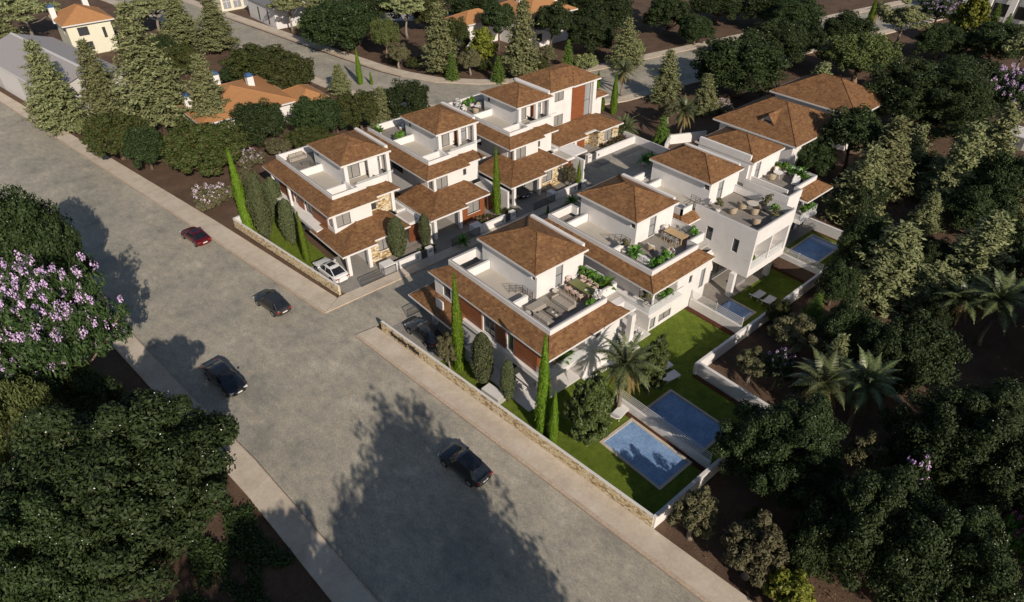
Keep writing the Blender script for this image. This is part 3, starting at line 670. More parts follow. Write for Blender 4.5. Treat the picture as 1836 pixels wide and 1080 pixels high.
('dark',150.5,46.1,0.0,6.5,4.32,'low dark tree below the yellow green broad tree'),
('dark',154.2,37.9,0.0,8.0,5.25,'dark tree near the right edge under the modern building'),
('openpine',146.1,31.3,0.0,10.4,3.43,'tree with bare leaning trunk on the right edge'),
('darkhero',110.0,31.8,0.0,11.0,7.53,'very large black green tree right of the farther shingle roof'),
('jacaranda',122.2,25.4,0.0,9.0,3.55,'purple flowering tree on the right edge of the picture'),
('dark2',88.5,33.2,0.0,9.5,3.4,'dark leaning tree whose crown hides the shingle house corner'),
('dark',85.7,36.9,0.0,5.5,3.02,'dark bush tree against the cream wall of the shingle house'),
('conifer',86.4,27.9,0.0,10.7,3.37,'tall pale conifer right of the fourth roof terrace'),
('conifer',78.3,26.9,0.0,9.6,2.99,'pale conifer just beyond the last villa balcony'),
('conifer',91.2,23.3,0.0,5.5,2.14,'short pale conifer between the larger ones'),
('conifer',90.1,20.4,0.0,11.4,3.05,'tall pale conifer, left of the pair nearest the right edge'),
('conifer',98.8,19.5,0.0,11.6,2.99,'tall pale conifer, right of the pair nearest the right edge'),
('conifer',82.4,19.9,0.0,5.2,1.71,'small pale conifer amid dark trees right of the last pool'),
('dark',67.4,20.5,0.0,7.5,2.82,'dark tree overhanging the end of the last pool'),
('conifer',65.7,17.2,0.0,8.8,3.38,'broad pale conifer below the last pool'),
('conifer',73.1,11.8,0.0,9.7,3.17,'broad pale conifer above the leaning palm'),
('dark',85.6,15.6,0.0,6.0,3.23,'dark tree between the small conifer and the right edge'),
('dark',77.6,9.6,0.0,7.0,2.08,'dark tree cut by the right edge above the leaning palm'),
('palm',65.3,7.2,0.0,6.5,2.84,'tall leaning palm with brown crown skirt near the right edge'),
('palm',64.7,9.7,0.0,5.1,2.12,'palm half hidden in front of the broad pale conifer'),
('olive',50.8,18.3,0.0,4.0,2.26,'yellowish olive just outside the boundary wall'),
('olive',44.3,18.7,0.0,3.6,1.56,'small olive in the corner outside the two white walls'),
('dark',53.1,15.1,0.0,6.0,2.21,'dark tree below the broad pale conifer and beside the olive'),
('dark',54.2,9.8,0.0,7.0,3.15,'dark tree mass between the two groups of palms'),
('dark',51.0,10.3,0.0,7.0,2.33,'dark low tree behind the pair of palms'),
('palm',43.6,12.4,0.0,5.8,2.52,'left palm of the pair in the dark wood'),
('palm',45.4,10.0,0.0,6.3,2.49,'right palm of the pair in the dark wood, with bare trunk'),
('jacsmall',44.9,16.7,0.0,4.5,1.34,'low purple flowering tree behind the left palm of the pair'),
('darkhero',35.0,10.9,0.0,9.0,3.54,'large dark tree overlapping the white wall by the two pools'),
('darkhero',44.5,2.4,0.0,10.0,3.89,'large dark tree at right with brown ground in front'),
('darkhero',33.1,3.0,0.0,10.0,3.42,'large dark tree at the bottom right, left one'),
('darkhero',33.4,-0.5,0.0,10.0,2.94,'large dark tree at the bottom right, right one'),
('dark',30.5,5.7,0.0,6.0,1.64,'dark tree between the olives at the bottom'),
('conifer',36.3,7.1,0.0,4.7,1.26,'bluish conifer between the large dark trees'),
('conifer',42.4,0.9,0.0,5.1,1.63,'pale conifer between the bottom dark trees and the pink shrub'),
('olive',27.5,12.5,0.0,4.6,1.68,'olive nearest the outer corner of the white wall'),
('olive',27.8,8.2,0.0,5.6,2.08,'larger olive at the bottom near the pavement'),
('olive',41.3,7.3,0.0,4.6,1.58,'dim olive between the large dark trees'),
('lime',27.4,5.2,0.0,4.5,1.73,'yellow green shrub cut by the bottom edge'),
('flower_pink',41.8,-2.6,0.0,5.4,1.54,'magenta flowering shrub at the bottom right'),
('jacsmall',40.2,3.9,0.0,6.0,1.17,'faint purple flowering tree inside the dark wood'),
('olive',44.6,-1.6,0.0,5.0,1.08,'dim olive on the right edge above the magenta shrub'),
('cypress',25.7,36.8,0.0,10.6,0.53,'tall bright cypress beside the grey car driveway'),
('cypress',26.2,26.4,0.0,10.4,0.56,'tall bright cypress at the garden corner of the front villa'),
('cypress',26.0,24.9,0.0,6.1,0.37,'short cypress leaning against the tall garden corner cypress'),
('column',26.0,33.8,0.0,6.1,0.91,'columnar shrub in front of the white patio wall'),
('column',26.4,30.9,0.0,4.8,0.61,'slim columnar shrub nearest the concrete box by the stone wall'),
('olive',25.0,37.5,0.0,4.1,1.0,'small olive behind the grey car'),
('ficus',28.0,23.0,0.0,8.4,1.67,'large bushy green tree by the first pool'),
('palm',33.0,24.1,0.0,6.3,2.4,'palm with hanging brown fronds beside the white slat fence'),
('ficus',36.2,23.4,0.0,6.8,1.18,'dark green leafy tree behind the palm on the lawn'),
('darkhero',-1.5,36.7,0.0,12.0,5.96,'huge dark tree filling the lower left corner'),
('darkhero',-6.8,34.5,0.0,11.0,4.21,'dark tree at the very bottom left behind the huge one'),
('jacaranda',-1.0,55.2,0.0,12.5,4.39,'purple flowering tree spreading over the left pavement'),
('dark',0.0,71.8,0.0,13.0,3.95,'dark tree on the left edge above the purple one'),
('feather',-5.7,48.4,0.0,9.0,3.23,'mid green fine leaved tree on the left edge'),
('feather',-7.1,38.7,0.0,8.0,2.11,'fine leaved tree low on the left edge'),
('feather',-1.7,53.4,0.0,6.0,2.05,'fine leaved shrub between the purple tree and the huge dark tree'),
('feather',-4.4,58.3,0.0,6.0,2.34,'fine leaved tree under the purple tree at the left edge'),
('dark',60.2,19.7,0.0,5.0,1.9,'dark tree filling the gap between the last pool and the broad pale conifer'),
('dark',52.4,12.7,0.0,6.0,2.24,'dark tree in the middle of the wood above the pair of palms'),
('dark',35.0,6.5,0.0,6.0,1.82,'dark undergrowth tree between the lower olives'),
('dark',92.9,25.1,0.0,5.0,2.62,'dark tree between the farther shingle house and the short conifer'),
('dark',72.6,15.6,0.0,5.0,2.13,'dark tree right of the broad pale conifer below the last pool'),
('dark',63.6,11.2,0.0,4.0,1.81,'dark tree in front of the broad pale conifer above the leaning palm'),
('dark',90.1,15.5,0.0,9.0,3.28,'dark tree at the right edge below the conifer pair'),
('dark',122.6,32.1,0.0,9.0,6.16,'dark tree at the upper right above the purple tree'),
('carob',53.1,21.3,0.0,3.0,1.3,'small green bush outside the boundary wall by the yellowish olive'),
('fir',56.5,19.5,0.0,3.3,1.2,'dark conical fir just outside the boundary wall'),
('olive',45.4,14.3,0.0,3.5,1.42,'grey bush behind the left palm of the pair'),
('carob',41.4,3.0,0.0,4.5,1.58,'dim green tree among the purple flowers of the dark wood'),
('carob',31.3,10.1,0.0,2.0,0.71,'low bush between the two bottom olives'),
('dark',78.1,26.5,0.0,6.0,2.67,'dark bush between the tall conifers behind the last terrace'),
('dark',142.2,72.9,0.0,8.0,5.4,'second dark tree on the top edge right of the field'),
('dark',121.8,82.5,0.0,6.0,3.42,'dark tree at the near corner of the brown field'),
('carob',86.8,127.1,0.0,7.0,3.62,'brown green tree at the top edge behind the tall conifer'),
('dark',76.9,135.6,0.0,9.0,5.28,'dark tree at the top edge behind the broad black green one'),
('dark',-0.5,50.2,0.0,6.0,2.04,'dark tree in the gap below the purple tree next to the pavement'),
('dark',1.8,70.2,0.0,11.0,2.7,'smaller dark tree right of the dark tree above the purple one'),
('conifer',92.6,26.6,0.0,8.2,2.33,'slender pale conifer behind the tall one right of the last terrace'),
('conifer',89.5,12.4,0.0,8.7,2.25,'pale conifer cut by the right edge below the conifer pair'),
('conifer',48.4,13.6,0.0,6.4,1.43,'dusky conifer rising behind the palm pair'),
('conifer',65.6,13.3,0.0,6.1,1.76,'dusky conifer between the two broad pale conifers'),
('conifer',46.9,-0.9,0.0,6.5,1.47,'dusky conifer on the lower right edge behind the magenta shrub'),
]
for k, x, y, z, h, r, lab in VEG:
    plant(k, x, y, z, h, r, lab)
# ------------------------------------------------------------------ building helpers
def P3(ax, a, p, z): return (a, p, z) if ax == 'y' else (p, a, z)
def abox(mb, ax, a0, a1, p0, p1, z0, z1, m=0):
    if ax == 'y': mb.box(a0, a1, p0, p1, z0, z1, m)
    else: mb.box(p0, p1, a0, a1, z0, z1, m)
def panel(mb, ax, pos, out, a0, a1, z0, z1, holes=(), depth=.16, m=0):
    A = sorted({a0, a1, *[h[0] for h in holes], *[h[1] for h in holes]}); Z = sorted({z0, z1, *[h[2] for h in holes], *[h[3] for h in holes]})
    for i in range(len(A) - 1):
        for j in range(len(Z) - 1):
            ca, cz = (A[i] + A[i + 1]) / 2, (Z[j] + Z[j + 1]) / 2
            if any(h[0] < ca < h[1] and h[2] < cz < h[3] for h in holes): continue
            mb.poly([P3(ax, A[i], pos, Z[j]), P3(ax, A[i + 1], pos, Z[j]), P3(ax, A[i + 1], pos, Z[j + 1]), P3(ax, A[i], pos, Z[j + 1])], m)
    for h in holes:
        d = h[4] if len(h) > 4 else depth; q = pos - out * d; a, b2, c, e = h[:4]
        for s in (((a, c), (b2, c)), ((b2, c), (b2, e)), ((b2, e), (a, e)), ((a, e), (a, c))):
            mb.poly([P3(ax, s[0][0], pos, s[0][1]), P3(ax, s[1][0], pos, s[1][1]), P3(ax, s[1][0], q, s[1][1]), P3(ax, s[0][0], q, s[0][1])], m)
        if len(h) > 4: mb.poly([P3(ax, a, q, c), P3(ax, b2, q, c), P3(ax, b2, q, e), P3(ax, a, q, e)], m)
def window(V, base, ax, pos, out, h, n=2, pane='curtain', transom=False, depth=.16, name='window', sill=False):
    a0, a1, z0, z1 = h[:4]; f = MB(); p0 = pos - out * (depth - .07); p1 = pos - out * (depth + .01); fw = .055
    abox(f, ax, a0, a0 + fw, p0, p1, z0, z1); abox(f, ax, a1 - fw, a1, p0, p1, z0, z1)
    abox(f, ax, a0 + fw, a1 - fw, p0, p1, z0, z0 + fw); abox(f, ax, a0 + fw, a1 - fw, p0, p1, z1 - fw, z1)
    for k in range(1, n):
        c = a0 + (a1 - a0) * k / n; abox(f, ax, c - fw * .6, c + fw * .6, p0 + out * .002, p1, z0 + fw, z1 - fw)
    if transom:
        c = z0 + (z1 - z0) * .5
        for k in range(n):
            b0 = a0 + (a1 - a0) * k / n + fw; b1 = a0 + (a1 - a0) * (k + 1) / n - fw; abox(f, ax, b0, b1, p0, p1, c - fw / 2, c + fw / 2)
    o = f.build(name, 'frame_dark', V, base)
    g = MB(); q = pos - out * (depth - .03); g.poly([P3(ax, a0 + .02, q, z0 + .02), P3(ax, a1 - .02, q, z0 + .02), P3(ax, a1 - .02, q, z1 - .02), P3(ax, a0 + .02, q, z1 - .02)])
    g.build('pane', pane, o, base)
    if sill:
        s = MB(); abox(s, ax, a0 - .05, a1 + .05, pos + out * .07, pos - out * .02, z0 - .06, z0 - .005); s.build('sill', 'white_trim', o, base)
    return o
def mitre(pts, d, closed=False):
    n = len(pts); out = []
    for k in range(n):
        a = pts[(k - 1) % n] if (closed or k > 0) else None; b2 = pts[(k + 1) % n] if (closed or k < n - 1) else None; p = pts[k]
        ns = []
        for u, v2 in ((a, p), (p, b2)):
            if u is None or v2 is None: continue
            dx, dy = v2[0] - u[0], v2[1] - u[1]; L = math.hypot(dx, dy); ns.append((-dy / L, dx / L))
        if len(ns) == 1: nx, ny = ns[0]; out.append((p[0] + nx * d, p[1] + ny * d))
        else:
            sx, sy = ns[0][0] + ns[1][0], ns[0][1] + ns[1][1]; q = 1 + ns[0][0] * ns[1][0] + ns[0][1] * ns[1][1]
            out.append((p[0] + sx / q * d, p[1] + sy / q * d))
    return out
def wallrun(pts, t, z0, z1, closed=False, cop=True):
    """wall along a line (t to its left) and a grey coping strip on top"""
    a = pts; b2 = mitre(pts, t, closed); w_ = MB(); c = MB(); n = len(pts)
    ca, cb = mitre(pts, t * .38, closed), mitre(pts, t * .98, closed)
    for k in range(n if closed else n - 1):
        j = (k + 1) % n; w_.prism([a[k], a[j], b2[j], b2[k]], z0, z1); c.prism([ca[k], ca[j], cb[j], cb[k]], z1 + .001, z1 + .02)
    return w_, c
def parapet(V, base, pts, z0, z1, t=.22, closed=False, mat='white', name='parapet'):
    w_, c = wallrun(pts, t, z0, z1, closed); o = w_.build(name, mat, V, base); c.build('coping', 'coping_grey', o, base); return o
def hiproof(V, base, x0, x1, y0, y1, z, zr, ridge, name='roof', fas=.22, mat='shingle'):
    (xa, ya), (xb, yb) = ridge; q = MB(); r_ = MB()
    A, B, C, D = (x0, y0, z), (x1, y0, z), (x1, y1, z), (x0, y1, z); E, F = (xa, ya, zr), (xb, yb, zr)
    if abs(xa - xb) > abs(ya - yb): q.poly([A, B, F, E]); q.poly([B, C, F]); q.poly([C, D, E, F]); q.poly([D, A, E]); caps = ((A, E), (D, E), (B, F), (C, F), (E, F))
    else: q.poly([A, B, E]); q.poly([B, C, F, E]); q.poly([C, D, F]); q.poly([D, A, E, F]); caps = ((A, E), (B, E), (C, F), (D, F), (E, F))
    o = q.build(name, mat, V, base)
    f = MB(); f.box(x0 - .03, x1 + .03, y0 - .03, y1 + .03, z - fas, z - .004); f.build('fascia', 'white_trim', o, base)
    for a, b2 in caps:
        if (Vector(a) - Vector(b2)).length > .05: r_.bar(Vector(a) + Vector((0, 0, .02)), Vector(b2) + Vector((0, 0, .02)), .14, .07)
    r_.build('hip_cap', mat, o, base)
    return o
def skirt(V, base, outer, inner, zo, zi, name='roof', fas=.2, zis=None, ends=True, mat='shingle'):
    q = MB(); f = MB(); n = len(outer); c = MB()
    zi_ = zis or [zi] * n
    for k in range(n - 1):
        q.poly([(*outer[k], zo), (*outer[k + 1], zo), (*inner[k + 1], zi_[k + 1]), (*inner[k], zi_[k])])
        f.prism([outer[k], outer[k + 1], inner[k + 1], inner[k]], zo - fas, zo - .004)
    if ends:
        for k in (0, n - 1): q.poly([(*outer[k], zo), (*inner[k], zi_[k]), (*inner[k], zo)])
    for k in range(1, n - 1): c.bar((*outer[k], zo + .02), (*inner[k], zi_[k] + .02), .14, .07)
    o = q.build(name, mat, V, base); f.build('fascia', 'white_trim', o, base)
    if n > 2: c.build('hip_cap', mat, o, base)
    return o
def boxes(V, base, name, mat, lst):
    for b_ in lst: slab(V, base, *b_, name, mat)
def slab(V, base, x0, x1, y0, y1, z0, z1, name, mat): q = MB(); q.box(x0, x1, y0, y1, z0, z1); return q.build(name, mat, V, base)
def glassrail(V, base, pts, z, h=.95, name='glass_railing'):
    g = MB(); f = MB()
    for a, b2 in zip(pts, pts[1:]):
        g.bar((a[0], a[1], z + h / 2), (b2[0], b2[1], z + h / 2), .014, h * .94); f.bar((a[0], a[1], z + h), (b2[0], b2[1], z + h), .04, .03)
    o = g.build(name, 'rail_glass', V, base); f.build('handrail', 'frame_grey', o, base); return o
def barrail(V, base, pts, h=.9, name='railing'):
    f = MB()
    for a, b2 in zip(pts, pts[1:]):
        a, b2 = Vector(a), Vector(b2); L = (b2 - a).length; n = max(2, int(L / .9))
        for k in range(n + 1): p = a.lerp(b2, k / n); f.bar(p, p + Vector((0, 0, h)), .035, .035)
        for k in range(1, 5): f.bar(a + Vector((0, 0, h * k / 4)), b2 + Vector((0, 0, h * k / 4)), .03, .03)
    return f.build(name, 'railing_grey', V, base)
# ------------------------------------------------------------------ villas along the upper side of the side street (one, two, three)
def left_villa(no, tx, px, ex, bx, cx, J, Rx, cJ, cR, label):
    base = (bx, 60.2, .12); V = thing('villa', label, 'house', base, group='white villas with brown shingle roofs')
    g = .13; W = MB(); bk = 74.6; rx = Rx - .6
    # ground floor walls
    panel(W, 'x', bx + .02, -1, 60.9, bk, g, 3.0, [(64.2, 66.2, g, 2.3), (68.5, 70.5, g, 2.3)] if no == 1 else [])
    panel(W, 'y', 61.0, -1, bx, cJ - .9, g, 3.0, [(cJ - 2.3, cJ - 1.2, g, 2.3)])
    panel(W, 'x', cJ - .9, -1, 56.62, 61.0, g, 3.0)
    fz = (1.3, 2.7)
    gw = {1: (29.75, 30.95), 2: (42.15, 44.0), 3: (54.5, 56.2)}[no]
    fm = 'wood_clad' if no == 2 else 'stone'
    gx1 = cR - .9
    fr = MB(); panel(fr, 'y', 56.6, -1, cJ - .9, gx1, g, 2.95, [(gw[0], gw[1], *fz)]); panel(fr, 'x', gx1, 1, 56.6, 58.2, g, 2.95)
    fr.build('cladding', fm, V, base); window(V, base, 'y', 56.6, -1, (gw[0], gw[1], *fz), 2, sill=True)
    panel(W, 'x', gx1, 1, 58.2, bk, g, 3.0); panel(W, 'y', bk, 1, bx, gx1, g, 3.0)
    window(V, base, 'y', 61.0, -1, (cJ - 2.3, cJ - 1.2, g, 2.3), 1, 'glass', name='door')
    # first floor
    c0 = bx; w1 = 28.6 - 26.6 if no == 1 else 1.95
    xs1 = J - .6     # end of the corner block
    cw = (c0 + .35, c0 + w1 + .1, 3.75, 5.35)
    panel(W, 'y', 60.2, -1, c0, xs1, 3.0, 5.75, [cw])
    panel(W, 'x', xs1, 1, 60.2, 60.8, 3.0, 5.75)
    sm = (xs1 + .3, xs1 + .95, 4.0, 4.95)
    if no == 1:
        s2 = MB(); panel(s2, 'y', 60.8, -1, xs1, rx - .35, 3.2, 5.75, [sm]); panel(s2, 'x', rx - .35, 1, 60.8, 62.0, 2.9, 5.75); s2.build('cladding', 'stone', V, base)
        W.box(rx - .2, rx + .2, 60.75, 61.15, 2.9, 5.7)
    else: panel(W, 'y', 60.8, -1, xs1, rx, 2.9, 5.75, [sm]); 
    panel(W, 'x', rx, 1, 60.8 if no > 1 else 62.0, bk, 2.9, 5.75, [(63.0, 65.2, 3.2, 5.3)])
    window(V, base, 'x', rx, 1, (63.0, 65.2, 3.2, 5.3), 2, 'glass')
    window(V, base, 'y', 60.2, -1, cw, 2); window(V, base, 'y', 60.8, -1, sm, 1, 'glass')
    sidew = (60.5, 61.5, 3.75, 5.35)
    if no == 1:
        sw = [sidew, (65.4, 67.1, 3.2, 5.3), (69.0, 69.75, 3.2, 5.3)]
    else: sw = [sidew, (66.95, 69.6, 3.45, 4.35)]
    panel(W, 'x', c0, -1, 60.2, bk, 3.0, 5.75, sw)
    for s_ in sw: window(V, base, 'x', c0, -1, s_, 2 if s_[1] - s_[0] > 1 else 1, 'curtain' if s_ is sidew else 'glass')
    if no == 1:
        for a, b2 in ((61.75, 65.2), (67.3, 68.8), (69.95, 73.3)):
            q = MB(); q.box(c0 - .07, c0 - .005, a, b2, 3.15, 5.6); q.build('cladding', 'wood_clad', V, base)
        slab(V, base, 25.35, bx - .003, 62.2, 74.9, 2.72, 3.12, 'balcony', 'white')
        for yy in (69.35, 73.6): slab(V, base, 25.9, 26.15, yy, yy + .25, 3.12, 5.7, 'column', 'white')
    panel(W, 'y', bk, 1, c0, rx, 2.9, 5.75)
    W.build('wall', 'white', V, base)
    # skirt roof
    skirt(V, base, [(ex, 75.8), (ex, 59.4), (J, 59.4)], [(px, 75.0), (px, 61.3), (J, 61.3)], 5.9, 6.62)
    skirt(V, base, [(J, 60.05), (Rx, 60.05), (Rx, 66.5)], [(J, 62.6), (Rx - 1.3, 63.3), (Rx - 1.3, 66.5)], 5.92, 6.7, name='roof')
    # terrace
    slab(V, base, px + .1, Rx - 1.35, 61.4, 74.9, 6.0, 6.2, 'terrace_floor', 'beige_floor')
    parapet(V, base, [(tx + 6.4, 75.0), (px, 75.0), (px, 61.3), (px + 3.25, 61.3), (px + 3.25, 61.85), (tx + 4.85, 61.85)][::-1][::-1], 6.4, 7.1, -.22 if False else .22) if False else None
    parapet(V, base, [(tx + 4.85, 61.85), (px + 3.25, 61.85), (px + 3.25, 61.3), (px, 61.3), (px, 75.0), (tx + 6.3, 75.0)], 6.2, 7.1, -.22)
    # cross walls on the terrace
    boxes(V, base, 'terrace_wall', 'white', [(px + .26, tx + .95, 69.2, 69.4, 6.2, 7.05), (tx + .12, tx + .42, 61.9, 63.62, 6.2, 7.0), (px + .26, tx + .1, 63.1, 63.3, 6.2, 7.0)])
    barrail(V, base, [(tx - .1, 71.2, 6.2), (tx + .35, 69.6, 6.2)], .8, 'stair_railing')
    slab(V, base, px + .24, tx + 6.2, 69.4, 74.75, 6.2, 6.215, 'terrace_deck', 'deck')
    # stair tower with an open corner porch
    t0, t1 = tx + .45, tx + 6.3; T = MB(); fy = 65.1
    panel(T, 'x', t0, -1, 63.75, 70.9, 6.2, 8.8, [(69.6, 70.1, 7.9, 8.5)]); panel(T, 'x', t1, 1, 63.75, 70.9, 4.6, 8.8); panel(T, 'y', 70.9, 1, t0, t1, 6.2, 8.8)
    panel(T, 'x', t0 + .25, 1, 63.75, fy, 6.2, 8.8); panel(T, 'x', t1 - .25, -1, 63.75, fy, 6.2, 8.8)
    d1 = (t0 + .7, t0 + 2.7, 6.22, 8.55); d2 = (t1 - 1.7, t1 - .45, 6.22, 8.6)
    panel(T, 'y', fy, -1, t0 + .25, t1 - .25, 6.2, 8.8, [d1, d2])
    for k in (t0 - .03, t1 - .42): T.box(k, k + .45, 63.6, 63.95, 4.9 if k > t0 else 6.2, 8.77)
    T.box(t0 + 3.05, t0 + 3.45 if no > 1 else t0 + 4.3, 63.65, 63.85, 6.2, 8.77)
    T.build('tower_wall', 'white', V, base)
    window(V, base, 'y', fy, -1, d1, 2, 'curtain', name='door'); window(V, base, 'y', fy, -1, d2, 1, 'glass_clear', True)
    window(V, base, 'x', t0, -1, (69.6, 70.1, 7.9, 8.5), 1, 'glass')
    if no > 1:
        q = MB(); q.box(t0 + 3.5, t1 - 1.8, fy - .06, fy - .005, 6.25, 8.7); q.build('cladding', 'wood_clad', V, base)
    glassrail(V, base, [(t0 + .5, 62.0), (t1 - .6, 62.0)], 7.0, .35)
    hiproof(V, base, tx, tx + 6.5, 63.4, 71.2, 9.0, 10.45, ((tx + 3.25, 66.75), (tx + 3.25, 67.9)))
    q = MB(); q.box(tx + 6.15, tx + 6.55, 64.1, 70.9, 8.9, 9.38); q.build('parapet_beam', 'white', V, base)
    # carport and ground floor roof
    z0 = 2.87; s = .215
    q = MB(); f = MB(); zt = z0 + s * 4.2
    q.poly([(cx, 56, z0), (cJ, 56, z0), (cJ, 60.2, zt), (cx + 4.2, 60.2, zt)]); q.poly([(cx, 63.3, z0), (cx, 56, z0), (cx + 4.2, 60.2, zt), (cx + 4.2, 63.3, zt)])
    q.poly([(cx, 63.3, z0), (cx + 4.2, 63.3, zt), (cx + 4.2, 63.3, z0)])
    q.poly([(cJ, 56, z0), (cJ, 60.2, zt), (cJ, 60.2, z0)])
    zb = z0 + .1; q.poly([(cJ - .01, 56.6, zb), (cR, 56.6, zb), (cR - 1.6, 60.8, zb + .9), (cJ - .01, 60.8, zb + .9)]); q.poly([(cR, 56.6, zb), (cR, 61.2, zb), (cR - 1.6, 60.8, zb + .9)])
    o = q.build('roof', 'shingle', V, base)
    f.prism([(cx - .03, 55.97), (cJ + .03, 55.97), (cJ + .03, 60.9), (bx - .02, 60.9), (bx - .02, 63.33), (cx - .03, 63.33)], z0 - .2, z0 - .004)
    f.prism([(cJ + .035, 56.57), (cR + .03, 56.57), (cR + .03, 61.2), (cJ + .035, 61.2)], zb - .2, zb - .004); f.build('fascia', 'white_trim', o, base)
    c = MB(); c.bar((cx, 56, z0 + .02), (cx + 4.2, 60.2, zt + .02), .14, .07); c.bar((cR, 56.6, zb + .02), (cR - 1.6, 60.8, zb + .92), .14, .07); c.build('hip_cap', 'shingle', o, base)
    for xx in (cx + .5, cJ - .85 - .35): slab(V, base, xx, xx + .38, 56.12, 56.5, g, z0 - .2, 'column', 'white')
    # entrance canopies and party wall to the right
    boxes(V, base, 'canopy', 'white', [(cR + .06, cR + 1.75, 57.0, 59.8, 2.72, 3.0), (rx + .02, cR + 1.77, 60.3, 62.6, 2.72, 3.02)])
    boxes(V, base, 'canopy_top', 'beige_floor', [(cR + .26, cR + 1.55, 57.2, 59.6, 3.001, 3.02), (rx + .2, cR + 1.6, 60.5, 62.4, 3.021, 3.04)])
    q = MB(); q.box(cR + 1.78, cR + 2.05, 55.4, 62.8, g, 2.98); q.build('party_wall', 'white', V, base)
    q = MB()
    for k in range(9): q.box(cR + .3 + k * .15, cR + .38 + k * .15, 57.5, 57.58, g, 2.7)
    q.build('timber_gate', 'wood_clad', V, base)
    slab(V, base, cJ + .05, cR + 1.7, 55.5, 56.55, .10, .30, 'porch', 'deck')
    return V
left_villa(1, 30.05, 27.45, 25.8, 26.6, 25.05, 32.0, 35.2, 29.3, 34.0, 'corner white villa with stone cladding beside the white car in its driveway')
left_villa(2, 43.0, 40.2, 38.55, 40.0, 36.4, 45.0, 47.9, 41.8, 45.65, 'white villa behind the wall numbered 2, orange timber cladding by its carport')
left_villa(3, 56.05, 52.9, 51.35, 52.7, 48.6, 57.5, 60.5, 54.6, 59.0, 'white villa behind the wall numbered 3, with the dark car in its carport')
# ------------------------------------------------------------------ villa four (three storeys)
base = (64, 61, .03); V = thing('villa', 'tallest white villa behind the wall numbered 4, with high timber panel', 'house', base, group='white villas with brown shingle roofs')
W = MB(); g = .03
panel(W, 'y', 64.8, -1, 63.0, 67.6, 3.0, 9.0, [(64.2, 66.0, 7.3, 8.9), (64.2, 66.0, 3.75, 5.3)])
panel(W, 'x', 67.6, 1, 64.8, 65.0, 3.0, 9.0); panel(W, 'y', 65.0, -1, 67.6, 72.5, 3.0, 9.0, [(70.5, 71.75, 3.3, 8.6)])
W.box(71.8, 72.45, 64.55, 64.98, 3.2, 8.77)
panel(W, 'x', 72.5, 1, 65.0, 72, g, 9.0); panel(W, 'x', 63.0, -1, 64.8, 72, g, 9.0); panel(W, 'y', 72, 1, 63, 72.5, g, 9)
panel(W, 'y', 65.2, -1, 72.5, 74.5, g, 5.8); panel(W, 'x', 74.5, 1, 65.2, 71, g, 5.8)
panel(W, 'y', 62.5, -1, 63.9, 68.4, g, 2.7, [(65.45, 66.2, g, 2.0)]); panel(W, 'x', 63.9, -1, 62.5, 64.8, g, 3); W.build('wall', 'white', V, base)
window(V, base, 'y', 64.8, -1, (64.2, 66.0, 7.3, 8.9), 2); window(V, base, 'y', 64.8, -1, (64.2, 66.0, 3.75, 5.3), 2)
window(V, base, 'y', 65.0, -1, (70.5, 71.75, 3.3, 8.6), 1, 'glass_clear', True); window(V, base, 'y', 62.5, -1, (65.45, 66.2, g, 2.0), 1, 'door_wood', name='door')
q = MB(); q.box(67.62, 70.45, 64.93, 64.995, 3.2, 8.75); q.box(66.3, 68.35, 62.43, 62.495, .1, 2.65); q.build('cladding', 'wood_clad', V, base)
s2 = MB(); panel(s2, 'y', 61.3, -1, 70.0, 74.4, g, 2.6, [(71.35, 73.0, .6, 2.3)]); panel(s2, 'x', 70.0, -1, 61.3, 64.9, g, 2.6); panel(s2, 'x', 74.4, 1, 61.3, 65.1, g, 2.6); panel(s2, 'y', 63.2, -1, 68.4, 70.0, g, 2.6); s2.build('cladding', 'stone', V, base)
window(V, base, 'y', 61.3, -1, (71.35, 73.0, .6, 2.3), 2, sill=True)
# big roof
q = MB(); z = 9.0; zr = 10.55
q.poly([(63.1, 64.45, z), (67.55, 64.45, z), (70.1, 67.3, zr), (66.1, 67.8, zr)]); q.poly([(67.55, 64.3, z), (73.0, 64.3, z), (70.1, 67.3, zr)]); q.poly([(73.0, 64.3, z), (73.0, 72.3, z), (70.1, 69.2, zr), (70.1, 67.3, zr)])
q.poly([(63.1, 72.3, z), (63.1, 64.45, z), (66.1, 67.8, zr), (66.1, 69.2, zr)]); q.poly([(73, 72.3, z), (63.1, 72.3, z), (66.1, 69.2, zr), (70.1, 69.2, zr)]); q.poly([(66.1, 67.8, zr), (70.1, 67.3, zr), (70.1, 69.2, zr), (66.1, 69.2, zr)])
o = q.build('roof', 'shingle', V, base); f = MB(); f.prism([(63.05, 64.42), (67.5, 64.42), (67.5, 64.27), (73.03, 64.27), (73.03, 72.33), (63.05, 72.33)], z - .22, z - .004); f.build('fascia', 'white_trim', o, base)
c = MB(); c.bar((63.1, 64.45, z + .02), (66.1, 67.8, zr + .02), .14, .07); c.bar((67.55, 64.4, z + .03), (70.1, 67.3, zr + .02), .14, .07); c.bar((73, 64.3, z + .02), (70.1, 67.3, zr + .02), .14, .07); c.bar((66.1, 67.8, zr + .02), (70.1, 67.3, zr + .02), .14, .07); c.build('hip_cap', 'shingle', o, base)
q = MB(); q.box(62.65, 63.04, 64.6, 71.6, 8.75, 9.35); q.build('parapet_beam', 'white', V, base)
skirt(V, base, [(72.6, 64.5), (75.2, 64.5), (75.2, 71.5)], [(72.6, 65.6), (74.2, 65.7), (74.2, 71.5)], 5.98, 6.6)
